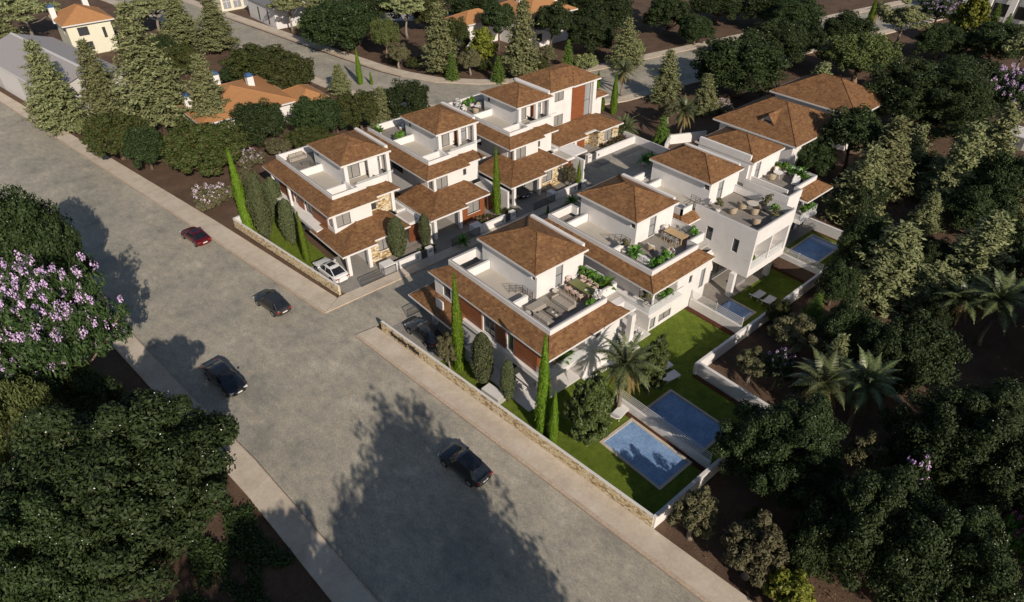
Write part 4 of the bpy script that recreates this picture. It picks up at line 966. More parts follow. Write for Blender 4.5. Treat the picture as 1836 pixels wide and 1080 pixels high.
# ground floor roof
q = MB(); z0 = 2.82; zt = 3.75
q.poly([(61.6, 60.8, z0), (67.2, 60.8, z0), (67.2, 65, zt), (63.2, 64.8, zt)]); q.poly([(61.6, 66.5, z0), (61.6, 60.8, z0), (63.2, 64.8, zt), (63.2, 66.5, zt)])
q.poly([(67.2, 61.6, z0 + .17), (69.75, 61.6, z0 + .17), (71.6, 63.3, zt), (67.2, 65, zt)]); q.poly([(69.75, 61.6, z0 + .12), (69.75, 60.75, z0), (74.75, 60.75, z0), (72.2, 63.5, zt - .05), (71.6, 63.4, zt)])
q.poly([(74.75, 60.75, z0), (74.75, 66, z0), (72.2, 65.0, zt), (72.2, 63.5, zt - .05)]); q.poly([(67.2, 65, zt), (71.6, 63.3, zt), (72.2, 63.5, zt - .05), (72.2, 65, zt)])
o = q.build('roof', 'shingle', V, base); f = MB(); f.prism([(61.57, 60.77), (67.2, 60.77), (67.2, 61.57), (69.72, 61.57), (69.72, 60.72), (74.78, 60.72), (74.78, 64.78), (61.57, 64.78)], z0 - .2, z0 - .004); f.build('fascia', 'white_trim', o, base)
slab(V, base, 64.75, 65.15, 60.95, 61.35, g, z0 - .2, 'column', 'white'); slab(V, base, 60.9, 63.8, 57.6, 60.6, 2.6, 2.8, 'canopy', 'white'); slab(V, base, 61.2, 61.5, 60.9, 64.7, g, 2.6, 'side_wall', 'white')
slab(V, base, 66.6, 70.0, 59.2, 61.2, .03, .2, 'porch', 'deck')
# ------------------------------------------------------------------ villas on the garden side
def hip_tower(V, base, x0, x1, y0, y1, z0, door, beam='R', win=None, ridge_y=(37.2, 38.5), ox=.15):
    T = MB(); panel(T, 'y', y0, -1, x0, x1, z0, 8.8, [door]); panel(T, 'x', x0, -1, y0, y1, z0, 8.8, [win] if win else []); panel(T, 'x', x1, 1, y0, y1, z0 - 1, 8.8); panel(T, 'y', y1, 1, x0, x1, z0, 8.8)
    T.build('tower_wall', 'white', V, base); window(V, base, 'y', y0, -1, door, 1, 'glass_clear', True, name='door')
    if win: window(V, base, 'x', x0, -1, win, 1, 'glass')
    c = (x0 + x1 - .2) / 2; hiproof(V, base, x0 - .37, x1 + .3, y0 - .25, y1 + .25, 9.0, 10.5, ((c + .05, ridge_y[0]), (c + .05, ridge_y[1])))
    q = MB()
    if beam == 'R': q.box(x1 - .04, x1 + .34, y0 + .25, y1 - .3, 8.9, 9.36)
    elif beam == 'L': q.box(x0 - .35, x0 - .02, y0 + .3, y1 - .3, 6.0, 9.65)
    q.build('parapet_beam', 'white', V, base)
# villa five, next to the entrance wall
base = (28.35, 29.4, .02); V = thing('villa', 'nearest white villa with the green dining table and sofas on its roof', 'house', base, group='white villas with brown shingle roofs')
W = MB(); g = .03; bx, bx1, bk = 28.4, 38.2, 43.9
panel(W, 'x', bx, -1, 33.6, bk, g, 2.75); panel(W, 'y', 33.6, -1, bx, 33.2, g, 2.75, [(29.3, 32.6, g, 2.45)]); panel(W, 'x', 33.2, -1, 28.6, 33.6, g, 2.75); panel(W, 'y', 28.6, -1, 33.2, 37.6, g, 5.75, [(34.55, 35.2, 4.0, 4.75)])
panel(W, 'x', 37.6, 1, 28.6, 33, g, 5.75); panel(W, 'y', 33, -1, 37.6, bx1, g, 5.9); panel(W, 'x', bx1, 1, 33, bk, g, 5.9); panel(W, 'y', bk, 1, bx, bx1, g, 5.9)
sw = [(35.0, 36.6, 3.3, 5.2), (32.5, 33.3, 3.3, 5.2), (41.4, 42.6, 3.9, 5.2)]
panel(W, 'x', bx, -1, 29.45, bk, 3.25, 5.9, sw); panel(W, 'y', 29.45, -1, bx, 29.3, 3.25, 5.75); panel(W, 'x', 29.3, 1, 29.45, 30.6, 3.25, 5.75); panel(W, 'y', 30.6, -1, 29.3, 33.2, 3.25, 5.75, [(29.8, 32.4, 3.3, 5.3)]); panel(W, 'x', 33.2, -1, 28.6, 30.6, 3.25, 5.75)
W.build('wall', 'white', V, base)
for k, s_ in enumerate(sw): window(V, base, 'x', bx, -1, s_, 1 if k else 2, 'glass', k == 0)
window(V, base, 'y', 30.6, -1, (29.8, 32.4, 3.3, 5.3), 2, 'glass', name='door'); window(V, base, 'y', 28.6, -1, (34.55, 35.2, 4.0, 4.75), 1, 'glass'); window(V, base, 'y', 33.6, -1, (29.3, 32.6, g, 2.45), 3, 'glass', name='door')
for a, b2 in ((29.42, 32.35), (33.45, 34.85), (36.75, 41.0)):
    q = MB(); q.box(bx - .08, bx - .006, a, b2, 3.28, 5.62)
    if a < 30: q.box(bx - .006, 29.32, 29.36, 29.44, 3.28, 5.62)
    q.build('cladding', 'wood_clad', V, base)
slab(V, base, 28.0, 33.18, 28.35, 33.5, 2.76, 3.24, 'balcony', 'white'); slab(V, base, 28.0, 28.38, 33.5, 39.2, 2.76, 3.22, 'ledge', 'white')
glassrail(V, base, [(28.15, 29.3), (28.15, 28.45), (33.15, 28.45)], 3.24)
slab(V, base, 28.05, 28.4, 28.75, 29.1, g, 2.76, 'column', 'white'); slab(V, base, 26.9, 33.2, 28.78, 33.6, .02, .10, 'patio_floor', 'white'); slab(V, base, 26.9, 28.38, 33.6, 38.9, .02, .09, 'patio_floor', 'white_trim')
slab(V, base, 26.9, 27.1, 33.9, 38.2, .09, 1.5, 'patio_wall', 'white')
slab(V, base, 33.2, 40.4, 28.0, 28.59, .02, .12, 'patio_floor', 'white_trim')
skirt(V, base, [(28.05, 44.4), (28.05, 27.75), (37.75, 27.75), (37.75, 30.2)], [(29.62, 43.0), (29.62, 29.35), (36.4, 29.35), (36.4, 30.2)], 5.9, 6.62)
skirt(V, base, [(37.75, 30.2), (38.3, 31.0)], [(37.0, 31.0), (37.0, 31.4)], 5.9, 6.3, name='roof') if False else None
parapet(V, base, [(38.75, 34.1), (38.75, 30.3), (36.45, 30.3), (36.45, 29.35), (29.6, 29.35), (29.6, 43.15), (32.95, 43.15), (32.95, 42.3), (34.3, 42.3), (34.3, 41.85)], 6.2, 7.12, -.24)
slab(V, base, 29.8, 38.6, 29.55, 42.1, 6.0, 6.2, 'terrace_floor', 'beige_floor'); slab(V, base, 30.0, 38.5, 30.5, 34.1, 6.2, 6.22, 'terrace_deck', 'deck'); slab(V, base, 29.85, 32.2, 40.85, 42.0, 6.2, 6.22, 'terrace_deck', 'deck')
slab(V, base, 36.4, 38.2, 28.8, 33.8, 5.6, 6.19, 'slab', 'white')
boxes(V, base, 'terrace_wall', 'white', [(29.85, 32.5, 40.55, 40.78, 6.2, 7.05), (29.85, 31.6, 34.2, 34.42, 6.2, 7.0)])
barrail(V, base, [(31.65, 34.3, 6.2), (32.2, 34.3, 6.2), (32.2, 35.6, 6.2), (31.3, 36.4, 6.2)], .85, 'stair_railing')
hip_tower(V, base, 32.55, 38.35, 34.15, 41.7, 6.2, (34.85, 35.75, 6.25, 8.7), win=(34.4, 34.85, 8.0, 8.6))
q = MB(); z0 = 2.95; q.poly([(26.6, 46.0, z0), (26.6, 39.2, z0), (28.4, 39.2, 3.6), (28.4, 44.2, 3.6)]); q.poly([(26.6, 46, z0), (28.4, 44.2, 3.6), (36, 44.2, 3.6), (36, 46, z0)]); q.poly([(26.6, 39.2, z0), (28.4, 39.2, z0), (28.4, 39.2, 3.6)])
o = q.build('roof', 'shingle', V, base); f = MB(); f.prism([(26.57, 39.17), (28.38, 39.17), (28.38, 43.95), (36, 43.95), (36, 46.03), (26.57, 46.03)], z0 - .2, z0 - .004); f.build('fascia', 'white_trim', o, base)
slab(V, base, 27.7, 28.1, 43.4, 43.85, .03, z0 - .2, 'column', 'white'); slab(V, base, 27.35, 27.55, 41.4, 42.4, 3.2, 4.15, 'vent_box', 'white')
# villa six
base = (42.9, 29, .02); V = thing('villa', 'middle garden side villa with the pale wood dining table on its roof', 'house', base, group='white villas with brown shingle roofs')
W = MB(); by = 29.0; bx, bx1, bk = 42.7, 51.45, 43.9
bal = (42.95, 46.4, 3.3, 5.75)
panel(W, 'y', by, -1, bx, bx1, g, 5.9, [(*bal, 1.8), (48.35, 48.85, 3.15, 4.05), (50.35, 51.1, 1.6, 3.9), (44.2, 46.1, .4, 1.35), (42.9, 43.7, .2, 1.5)])
panel(W, 'x', bx, -1, 31.0, bk, g, 5.9, [(38.2, 40.8, 4.0, 5.2)]); panel(W, 'x', bx, -1, by, 31.0, 3.2, 5.9, [(by + .1, 30.7, 3.3, 5.75)], .1); panel(W, 'x', bx, -1, by, 31.0, g, 3.2); panel(W, 'x', bx1, 1, by, bk, g, 5.9); panel(W, 'y', bk, 1, bx, bx1, g, 5.9)
W.build('wall', 'white', V, base)
window(V, base, 'x', bx, -1, (38.2, 40.8, 4.0, 5.2), 3, 'glass')
window(V, base, 'y', by, -1, (48.35, 48.85, 3.15, 4.05), 1, 'glass'); window(V, base, 'y', by, -1, (50.35, 51.1, 1.6, 3.9), 1, 'glass_clear'); window(V, base, 'y', by, -1, (44.2, 46.1, .4, 1.35), 2, 'curtain'); window(V, base, 'y', by, -1, (42.9, 43.7, .2, 1.5), 1, 'glass_clear')
slab(V, base, 41.3, 46.4, 28.2, 28.98, 3.0, 3.28, 'balcony', 'white'); slab(V, base, 41.3, 42.68, 28.98, 31.0, 3.0, 3.28, 'balcony', 'white'); glassrail(V, base, [(41.4, 31.0), (41.4, 28.3), (46.35, 28.3)], 3.28)
slab(V, base, 40.2, 40.75, 29.2, 29.75, g, 3.2, 'column', 'white'); slab(V, base, 38.3, 42.68, 28.6, 33.5, .02, .11, 'patio_floor', 'white_trim'); slab(V, base, 40.2, 42.68, 29.75, 34.5, 3.0, 3.27, 'slab', 'white')
skirt(V, base, [(41.3, 44.4), (41.3, 28.0), (50.45, 28.0), (50.45, 30.5)], [(42.45, 43.2), (42.45, 29.35), (49.4, 29.35), (49.4, 30.5)], 5.9, 6.62)
parapet(V, base, [(51.7, 34.2), (51.7, 30.3), (49.45, 30.3), (49.45, 29.35), (42.45, 29.35), (42.45, 43.15), (45.9, 43.15), (45.9, 42.3), (47.2, 42.3), (47.2, 41.85)], 6.2, 7.12, -.24)
slab(V, base, 42.7, 51.5, 29.55, 42.1, 6.0, 6.2, 'terrace_floor', 'beige_floor'); slab(V, base, 42.8, 51.4, 30.5, 34.2, 6.2, 6.22, 'terrace_deck', 'deck'); slab(V, base, 42.7, 49.2, 29.6, 30.5, 6.2, 6.219, 'terrace_deck', 'deck'); slab(V, base, 42.7, 45.2, 40.85, 42.9, 6.2, 6.22, 'terrace_deck', 'deck')
boxes(V, base, 'terrace_wall', 'white', [(42.7, 45.7, 40.55, 40.78, 6.2, 7.05), (42.7, 44.5, 34.3, 34.5, 6.2, 7.0)])
barrail(V, base, [(44.6, 34.4, 6.2), (45.3, 34.4, 6.2), (45.3, 35.6, 6.2), (44.4, 36.4, 6.2)], .85, 'stair_railing')
hip_tower(V, base, 45.78, 51.55, 34.2, 41.7, 6.2, (47.8, 48.8, 6.25, 8.7), win=(34.4, 34.95, 8.0, 8.6))
# villa seven
base = (55.8, 27, -1.5); V = thing('villa', 'garden side villa with rattan lounge terrace, plain white block and no skirt roof', 'house', base, group='white villas with brown shingle roofs')
W = MB(); bx, bx1, by, bk = 55.8, 62.8, 26.9, 43.0
panel(W, 'x', bx, -1, by, 34.3, 1.5, 6.3, [(31.8, 32.6, 3.75, 5.3), (28.6, 29.3, 3.75, 5.3)]); panel(W, 'y', by, -1, bx, bx1, 1.5, 6.3, [(56.1, 59.2, 2.4, 5.35, 1.9), (59.4, 62.4, 2.4, 5.35, 1.9)])
panel(W, 'x', bx1, 1, by, bk, 1.5, 6.3); W.poly([(bx, by, 1.5), (bx1, by, 1.5), (bx1, 34.3, 1.5), (bx, 34.3, 1.5)])
panel(W, 'y', 31.2, -1, 51.5, 62.8, -1.5, 2.6, [(53.6, 54.7, -1.45, 1.3), (56.3, 60.4, -1.45, 1.2)]); panel(W, 'x', bx, -1, 34.3, bk, -1.5, 6.3); W.poly([(51.5, 31.2, 2.6), (55.8, 31.2, 2.6), (55.8, 36, 2.6), (51.5, 36, 2.6)])
panel(W, 'x', 62.8, 1, 26.9, 31.2, 1.5, 1.6); panel(W, 'y', bk, 1, bx, bx1, -1.5, 6.3); panel(W, 'x', bx1, 1, 31.2, bk, -1.5, 1.5)
W.build('wall', 'white', V, base)
for s_ in ((31.8, 32.6, 3.75, 5.3), (28.6, 29.3, 3.75, 5.3)): window(V, base, 'x', bx, -1, s_, 1, 'glass')
window(V, base, 'y', 31.2, -1, (53.6, 54.7, -1.45, 1.3), 1, 'glass_clear', name='door'); window(V, base, 'y', 31.2, -1, (56.3, 60.4, -1.45, 1.2), 3, 'glass', name='door')
for a in (56.5, 59.8): window(V, base, 'y', 28.8, -1, (a, a + 2.2, 2.5, 5.0), 2, 'glass_clear', depth=.05, name='door')
glassrail(V, base, [(56.15, 27.05), (59.15, 27.05)], 2.4); glassrail(V, base, [(59.45, 27.05), (62.35, 27.05)], 2.4)
slab(V, base, 55.35, 55.85, 28.0, 28.6, -1.5, 1.5, 'column', 'white'); slab(V, base, 61.9, 62.4, 27.6, 28.2, -1.5, 1.5, 'column', 'white'); slab(V, base, 51.5, 62.7, 27.8, 31.2, -1.55, -1.44, 'deck', 'deck')
slab(V, base, bx + .02, bx1 - .02, by + .02, bk - .1, 6.0, 6.2, 'terrace_floor', 'beige_floor'); slab(V, base, bx + .25, bx1 - .25, 27.2, 34.2, 6.2, 6.22, 'terrace_deck', 'deck')
parapet(V, base, [(bx1, 34.3), (bx1, by - .002), (bx - .002, by - .002), (bx - .002, 34.4)], 6.301, 7.12, -.24)
parapet(V, base, [(53.7, 34.6), (55.5, 34.6)], 6.2, 7.1, .22); parapet(V, base, [(53.7, 42.9), (53.7, 34.6)], 6.2, 7.1, .22)
skirt(V, base, [(52.6, 38), (52.6, 33.6), (56.0, 33.6)], [(53.6, 38), (53.6, 34.55), (55.7, 34.55)], 5.75, 6.4)
slab(V, base, 53.95, 57.7, 40.55, 40.78, 6.2, 7.05, 'terrace_wall', 'white'); slab(V, base, 53.72, 57.4, 34.6, 42.9, 5.9, 6.19, 'slab', 'white')
barrail(V, base, [(56.1, 34.9, 6.2), (57.3, 34.9, 6.2), (57.3, 36.1, 6.2)], .85, 'stair_railing')
parapet(V, base, [(53.7, 43.0), (57.4, 43.0)], 6.2, 7.1, -.22)
hip_tower(V, base, 57.75, 63.05, 34.25, 42.1, 6.2, (59.3, 60.3, 6.25, 8.7), win=(34.4, 35.0, 8.0, 8.6), ridge_y=(37.2, 39.8))
# villa eight
base = (65.5, 29, 0); V = thing('villa', 'farthest garden side villa, white lounge chairs on its roof beside the last pool', 'house', base, group='white villas with brown shingle roofs')
W = MB(); panel(W, 'y', 28.75, -1, 64.6, 67.3, -1.5, 6.2, [(65.6, 66.6, 3.3, 5.2)]); panel(W, 'x', 64.6, -1, 28.75, 43, -1.5, 6.2); panel(W, 'y', 29.9, -1, 67.3, 71.6, g, 5.9, [(67.7, 70.9, 3.4, 5.5), (67.8, 70.8, g, 2.4)])
panel(W, 'x', 67.3, 1, 28.75, 29.9, g, 6.2); panel(W, 'x', 71.6, 1, 29.9, 43, g, 5.9); panel(W, 'y', 43, 1, 64.6, 71.6, g, 6); W.build('wall', 'white', V, base)
window(V, base, 'y', 28.75, -1, (65.6, 66.6, 3.3, 5.2), 1, 'glass'); window(V, base, 'y', 29.9, -1, (67.7, 70.9, 3.4, 5.5), 3, 'glass', name='door'); window(V, base, 'y', 29.9, -1, (67.8, 70.8, g, 2.4), 3, 'glass', name='door')
slab(V, base, 67.32, 71.0, 27.95, 29.88, 2.95, 3.3, 'balcony', 'white'); glassrail(V, base, [(67.4, 28.05), (70.9, 28.05), (70.9, 29.8)], 3.3)
slab(V, base, 64.8, 72.6, 28.4, 29.89, .02, .08, 'patio_floor', 'deck')
skirt(V, base, [(67.35, 27.75), (72.9, 27.75), (72.9, 31)], [(67.35, 29.4), (71.6, 29.4), (71.6, 31)], 5.9, 6.6)
parapet(V, base, [(71.65, 43), (71.65, 29.35), (67.35, 29.35), (67.35, 28.7), (64.55, 28.7), (64.55, 34.3)], 6.2, 7.12, -.24); slab(V, base, 64.7, 71.5, 28.9, 42.9, 6.0, 6.18, 'terrace_floor', 'beige_floor'); slab(V, base, 65.9, 71.4, 29.65, 34.2, 6.18, 6.21, 'terrace_deck', 'deck')
q = MB(); q.box(65.75, 65.95, 29.6, 34.2, 6.2, 7.15); q.build('terrace_wall', 'white', V, base)
q = MB()
for k in range(7): q.box(64.85 + k * .13, 64.93 + k * .13, 28.95, 29.9, 6.35 + .07 * k, 6.4 + .07 * k)
q.box(64.85, 65.7, 28.95, 29.9, 6.2, 6.34); q.build('stair_hatch', 'railing_grey', V, base)
hip_tower(V, base, 65.6, 71.3, 34.2, 41.7, 6.2, (66.4, 67.4, 6.25, 8.7), beam='L')
# ------------------------------------------------------------------ garden walls, pools, fences
def gwall(label, pts, z0, z1, t=.28, mat='white', group=None, name='garden_wall', cop='white_trim', top=None):
    b2 = mitre(pts, t); q = MB(); c = MB(); o1 = mitre(pts, -.02); o2 = mitre(pts, t + .02); ct = top or .05
    for k in range(len(pts) - 1): q.prism([pts[k], pts[k + 1], b2[k + 1], b2[k]], z0, z1); c.prism([o1[k], o1[k + 1], o2[k + 1], o2[k]], z1, z1 + ct)
    T = thing(name, label, 'wall', (pts[0][0], pts[0][1], 0), group=group); q.build('wall_body', mat, T, (pts[0][0], pts[0][1], 0)); c.build('coping', cop, T, (pts[0][0], pts[0][1], 0)); return T
G = 'low walls round the villa gardens'
# stone entrance wall with raised lettering
swp = [(26.0, 14.72), (23.28, 46.15)]
T = gwall('long rubble stone wall with dark lettering along the pavement', swp, .0, 1.17, -.25, 'stone_wall', G, name='stone_wall')
fc = bpy.data.curves.new('lettering', 'FONT'); fc.body = 'Serenity Villas'; fc.size = .72; fc.extrude = .03; fc.offset = .028; fc.space_character = 1.0
ang = math.atan2(14.72 - 46.15, 26.0 - 23.28)
o = bpy.data.objects.new('tmp', fc); COL.objects.link(o); bpy.context.view_layer.update()
me = bpy.data.meshes.new_from_object(o.evaluated_get(bpy.context.evaluated_depsgraph_get())); bpy.data.objects.remove(o)
lt = bpy.data.objects.new('lettering', me); COL.objects.link(lt); me.materials.clear(); me.materials.append(MATS['black'])
xs_ = [v_.co.x for v_ in me.vertices]; wdt = max(xs_) - min(xs_); tl = 4.2
dv = Vector((26.0 - 23.28, 14.72 - 46.15, 0)).normalized(); st = Vector((23.28, 46.15, 0)) + dv * 1.55; nrm = Vector((dv.y, -dv.x, 0))
if nrm.x > 0: nrm = -nrm
lt.parent = T; lt.matrix_parent_inverse = Matrix.Identity(4)
Mx = Matrix((( dv.x, 0, nrm.x, 0), (dv.y, 0, nrm.y, 0), (0, 1, 0, 0), (0, 0, 0, 1)))
lt.matrix_world = Matrix.Identity(4)
lt.matrix_basis = Matrix.Translation(st + nrm * .03 + Vector((-26.0, -14.72, .42))) @ Mx @ Matrix.Scale(tl / wdt, 4, (1, 0, 0))
gwall('rubble stone wall beside the white car and corner lawn', [(22.98, 53.9), (20.35, 74.3)], .1, 1.2, -.25, 'stone_wall', G, name='stone_wall')
gwall('white wall at the far end of the corner lawn', [(20.5, 74.4), (26.6, 75.4)], 0, 1.15, .25, group=G)
gwall('white end wall facing the wood by the first pool', [(26.08, 14.85), (42.0, 14.85)], -.1, 1.2, -.3, group=G)
gwall('white side wall running down from the boundary corner towards the dark wood', [(41.55, 22.3), (41.55, 15.15)], -.1, 1.22, .26, group=G)
gwall('long white boundary wall behind the gardens with dappled light', [(41.3, 22.6), (49.0, 22.6), (64.6, 22.6), (73.0, 22.9)], -1.6, 1.2, -.28, group=G)
gwall('white wall closing the last pool garden on the far side', [(72.85, 22.95), (72.85, 29.7)], -.1, 1.2, .28, group=G)
def slat_fence(label, x, y0, y1, z0, zw, base_mat='white', n=5, fh=1.0, y_tilt=0):
    T = thing('slat_fence', label, 'fence', (x, y0, z0), group='white slat fences between the gardens'); bs = (x, y0, z0)
    q = MB(); q.box(x, x + .26, y0, y1, z0, zw); q.build('retaining_wall', base_mat, T, bs); q = MB()
    for k in range(n): q.box(x + .09, x + .12, y0 + .02, y1 - .02, zw + .12 + fh * k / n, zw + .12 + fh * k / n + .045)
    q.build('slats', 'white_trim', T, bs)
    for yy in (y0 + .02, (y0 + y1) / 2, y1 - .08): q = MB(); q.box(x + .132, x + .19, yy, yy + .06, zw, zw + fh + .1); q.build('post', 'white_trim', T, bs)
slat_fence('white slat fence on a wall between the two nearest pools', 33.32, 15.16, 24.6, 0, .85)
slat_fence('white slat fence on a wall above the narrow pool by the loungers', 49.05, 22.9, 28.9, -1.5, 1.05)
slat_fence('white slat fence on a wall before the last pool', 64.35, 22.9, 28.6, -1.5, .55, fh=.8)
for nm, r4 in (('a', (32.82, 33.31, 15.2, 24.6)), ('b', (48.45, 49.04, 22.9, 28.9)), ('c', (63.8, 64.34, 22.9, 28.6)), ('d', (72.2, 72.8, 23.2, 29)), ('e', (40.9, 41.28, 15.2, 22.4))):
    q = MB(); z = -1.48 if nm == 'c' else .04; q.box(*r4, z - .1, z); o = q.build('planting_bed', 'soil_red'); o['kind'] = 'structure'
def pool(label, P, z):
    x0, x1, y0, y1 = P; T = thing('swimming_pool', label, 'pool', (x0, y0, z), group='garden swimming pools'); bs = (x0, y0, z)
    q = MB(); w_ = .24
    q.box(x0, x1, y0, y0 + w_, z - .12, z + .045); q.box(x0, x1, y1 - w_, y1, z - .12, z + .045); q.box(x0, x0 + w_, y0 + w_, y1 - w_, z - .12, z + .045); q.box(x1 - w_, x1, y0 + w_, y1 - w_, z - .12, z + .045)
    q.build('coping', 'pavement', T, bs); q = MB(); q.box(x0 + w_, x1 - w_, y0 + w_, y1 - w_, z - .11, z - .045); q.build('water', 'water', T, bs)
pool('nearest blue pool with tree shadow, inside the stone wall corner', P5, .02); pool('second blue pool behind the slat fence, overhung by the dark tree', P6, .02)
pool('narrow blue pool beside the column and two loungers', P7, -1.5); pool('farthest blue pool at the end of the garden row', P8, .02)
# numbered front walls
def text_on(txt, T, bs, x, y, z, size, mat='black'):
    c = bpy.data.curves.new('n', 'FONT'); c.body = txt; c.size = size; c.extrude = .012; c.offset = .012
    o = bpy.data.objects.new('tmp', c); COL.objects.link(o); bpy.context.view_layer.update(); me = bpy.data.meshes.new_from_object(o.evaluated_get(bpy.context.evaluated_depsgraph_get())); bpy.data.objects.remove(o)
    me.materials.clear(); me.materials.append(MATS[mat]); d = bpy.data.objects.new('house_number', me); COL.objects.link(d); d.parent = T; d.location = (x - bs[0], y - bs[1], z - bs[2]); d.rotation_euler = (R(90), 0, 0)
def front_wall(no, x0, x1, y, ped, xb, label, h=1.15):
    T = thing('front_wall', label, 'wall', (x0, y, .1), group='numbered front walls of the villas'); bs = (x0, y, .1)
    q = MB(); q.box(x0, x1, y, y + .28, .05, h); q.box(ped[0], ped[1], y - .05, y + .5, .05, h + .02); q.build('wall_body', 'white', T, bs)
    if xb: q = MB(); q.box(xb[0], xb[1], y + .02, y + 1.15, .05, h + .05); q.build('meter_box', 'white', T, bs)
    q = MB(); q.box(x1 + .03, ped[0] - .03, y + .12, y + .17, .1, h - .05); q.build('gate', 'railing_grey', T, bs)
    q = MB(); q.box(ped[0] + .18, ped[1] - .18, y - .07, y - .052, .7, .85); q.build('letter_box', 'frame_grey', T, bs)
    text_on(str(no), T, bs, x1 - .62, y - .012, .42, .62)
front_wall(1, 29.95, 33.3, 53.75, (34.15, 34.95), (28.55, 29.93), 'white front wall with number 1 and small dark gate')
front_wall(2, 42.2, 45.7, 53.75, (46.55, 47.3), (41.0, 42.18), 'white front wall with number 2 and a flower bed behind')
front_wall(3, 54.45, 58.15, 53.75, (58.95, 59.7), (53.6, 54.43), 'white front wall with number 3 before the small olive')
front_wall(4, 67.0, 75.3, 58.7, (65.2, 66.0), None, 'long white front wall with number 4 at the turning area')
for c_ in [o_ for o_ in COL.objects if o_.name.startswith('house_number')][-1:]: c_.location.x = 67.25 - 67.0
gwall('white end wall of the turning area', [(75.55, 61.0), (75.55, 46.3)], -.1, 1.15, -.25, group=G)
gwall('white wall around the brown plot beside the leaning palm', [(76.2, 53.6), (79.2, 55.2), (84.5, 52.6)], -.1, 1.3, .25, group=G)
gwall('grey concrete box by the stone wall and slim shrub', [(25.35, 31.0), (25.15, 33.0)], 0, .75, -1.0, 'grey_box', G, name='utility_box')
# sliding gates
def slide_gate(label, x0, x1, y, tilt=0, z=.13, h=1.0):
    T = thing('driveway_gate', label, 'gate', (x0, y, z), group='driveway gates'); bs = (x0, y, z); q = MB(); a = Vector((x0, y, z)); b2 = Vector((x1, y + tilt, z))
    q.bar(a + Vector((0, 0, .06)), b2 + Vector((0, 0, .06)), .05, .05); q.bar(a + Vector((0, 0, h)), b2 + Vector((0, 0, h)), .05, .05); q.bar(a, a + Vector((0, 0, h)), .06, .06); q.bar(b2, b2 + Vector((0, 0, h)), .06, .06); q.build('gate_frame', 'railing_grey', T, bs)
    q = MB(); n = int((b2 - a).length / .13)
    for k in range(1, n): p = a.lerp(b2, k / n); q.bar(p + Vector((0, 0, .08)), p + Vector((0, 0, h - .02)), .035, .035)
    q.build('bars', 'railing_grey', T, bs)
slide_gate('open barred gate of the driveway beside the white car', 25.5, 29.9, 53.62)
slide_gate('barred gate of the second villa driveway', 37.5, 41.6, 53.62)
slide_gate('dark gate of the third villa driveway', 50.3, 53.9, 53.62)
slide_gate('barred gate behind the grey car of the nearest villa', 26.3, 28.3, 46.1)
# ------------------------------------------------------------------ trees outside the frame, some shading the road; lower left ones added for shade
for k, x, y, h, r, lab in [
    ('shadow', 9.3, 5.0, 18.5, 4.3, 'tall loose tree below the frame whose shadow crosses the middle of the road'),
    ('shadow', 5.0, 1.5, 17.5, 4.0, 'tall loose tree below the frame shading the left part of the road'),
    ('shadow', 8.6, -3.0, 18.0, 4.4, 'tall tree far below the frame shading the bottom of the road'),
    ('shadow', 7.4, -11.5, 17.0, 4.4, 'tall tree farthest below the frame shading the bottom of the road'),
    ('shadow', -4.5, 1.0, 17.0, 5.4, 'unseen tall tree added to shade the lower left corner'),
    ('shadow', -1.0, -7.0, 19.0, 5.4, 'second unseen tall tree added to shade the lower left corner'),
    ('shadow', -11.0, 3.0, 18.0, 5.4, 'third unseen tall tree added to shade the lower left corner'),
    ('dark', -1.8, 8.6, 15.0, 4.4, 'unseen tall tree under the lower left pavement, added for shade'),
    ('dark', 1.6, .5, 16.0, 4.4, 'second unseen tall tree under the lower left pavement, added for shade'),
    ('dark', 48.0, -10.0, 10.0, 4.4, 'dark tree beyond the lower right corner'),
    ('dark', 38.5, -9.0, 10.0, 4.4, 'dark tree below the lower right corner'),
    ('dark', 56.0, -6.0, 10.0, 4.4, 'dark tree beyond the right edge'),
    ('dark', 64.0, -1.5, 10.0, 4.6, 'second dark tree beyond the right edge'),
    ('dark', 72.0, 2.5, 10.0, 4.6, 'third dark tree beyond the right edge')]:
    plant(k, x, y, 0, h, r, lab)
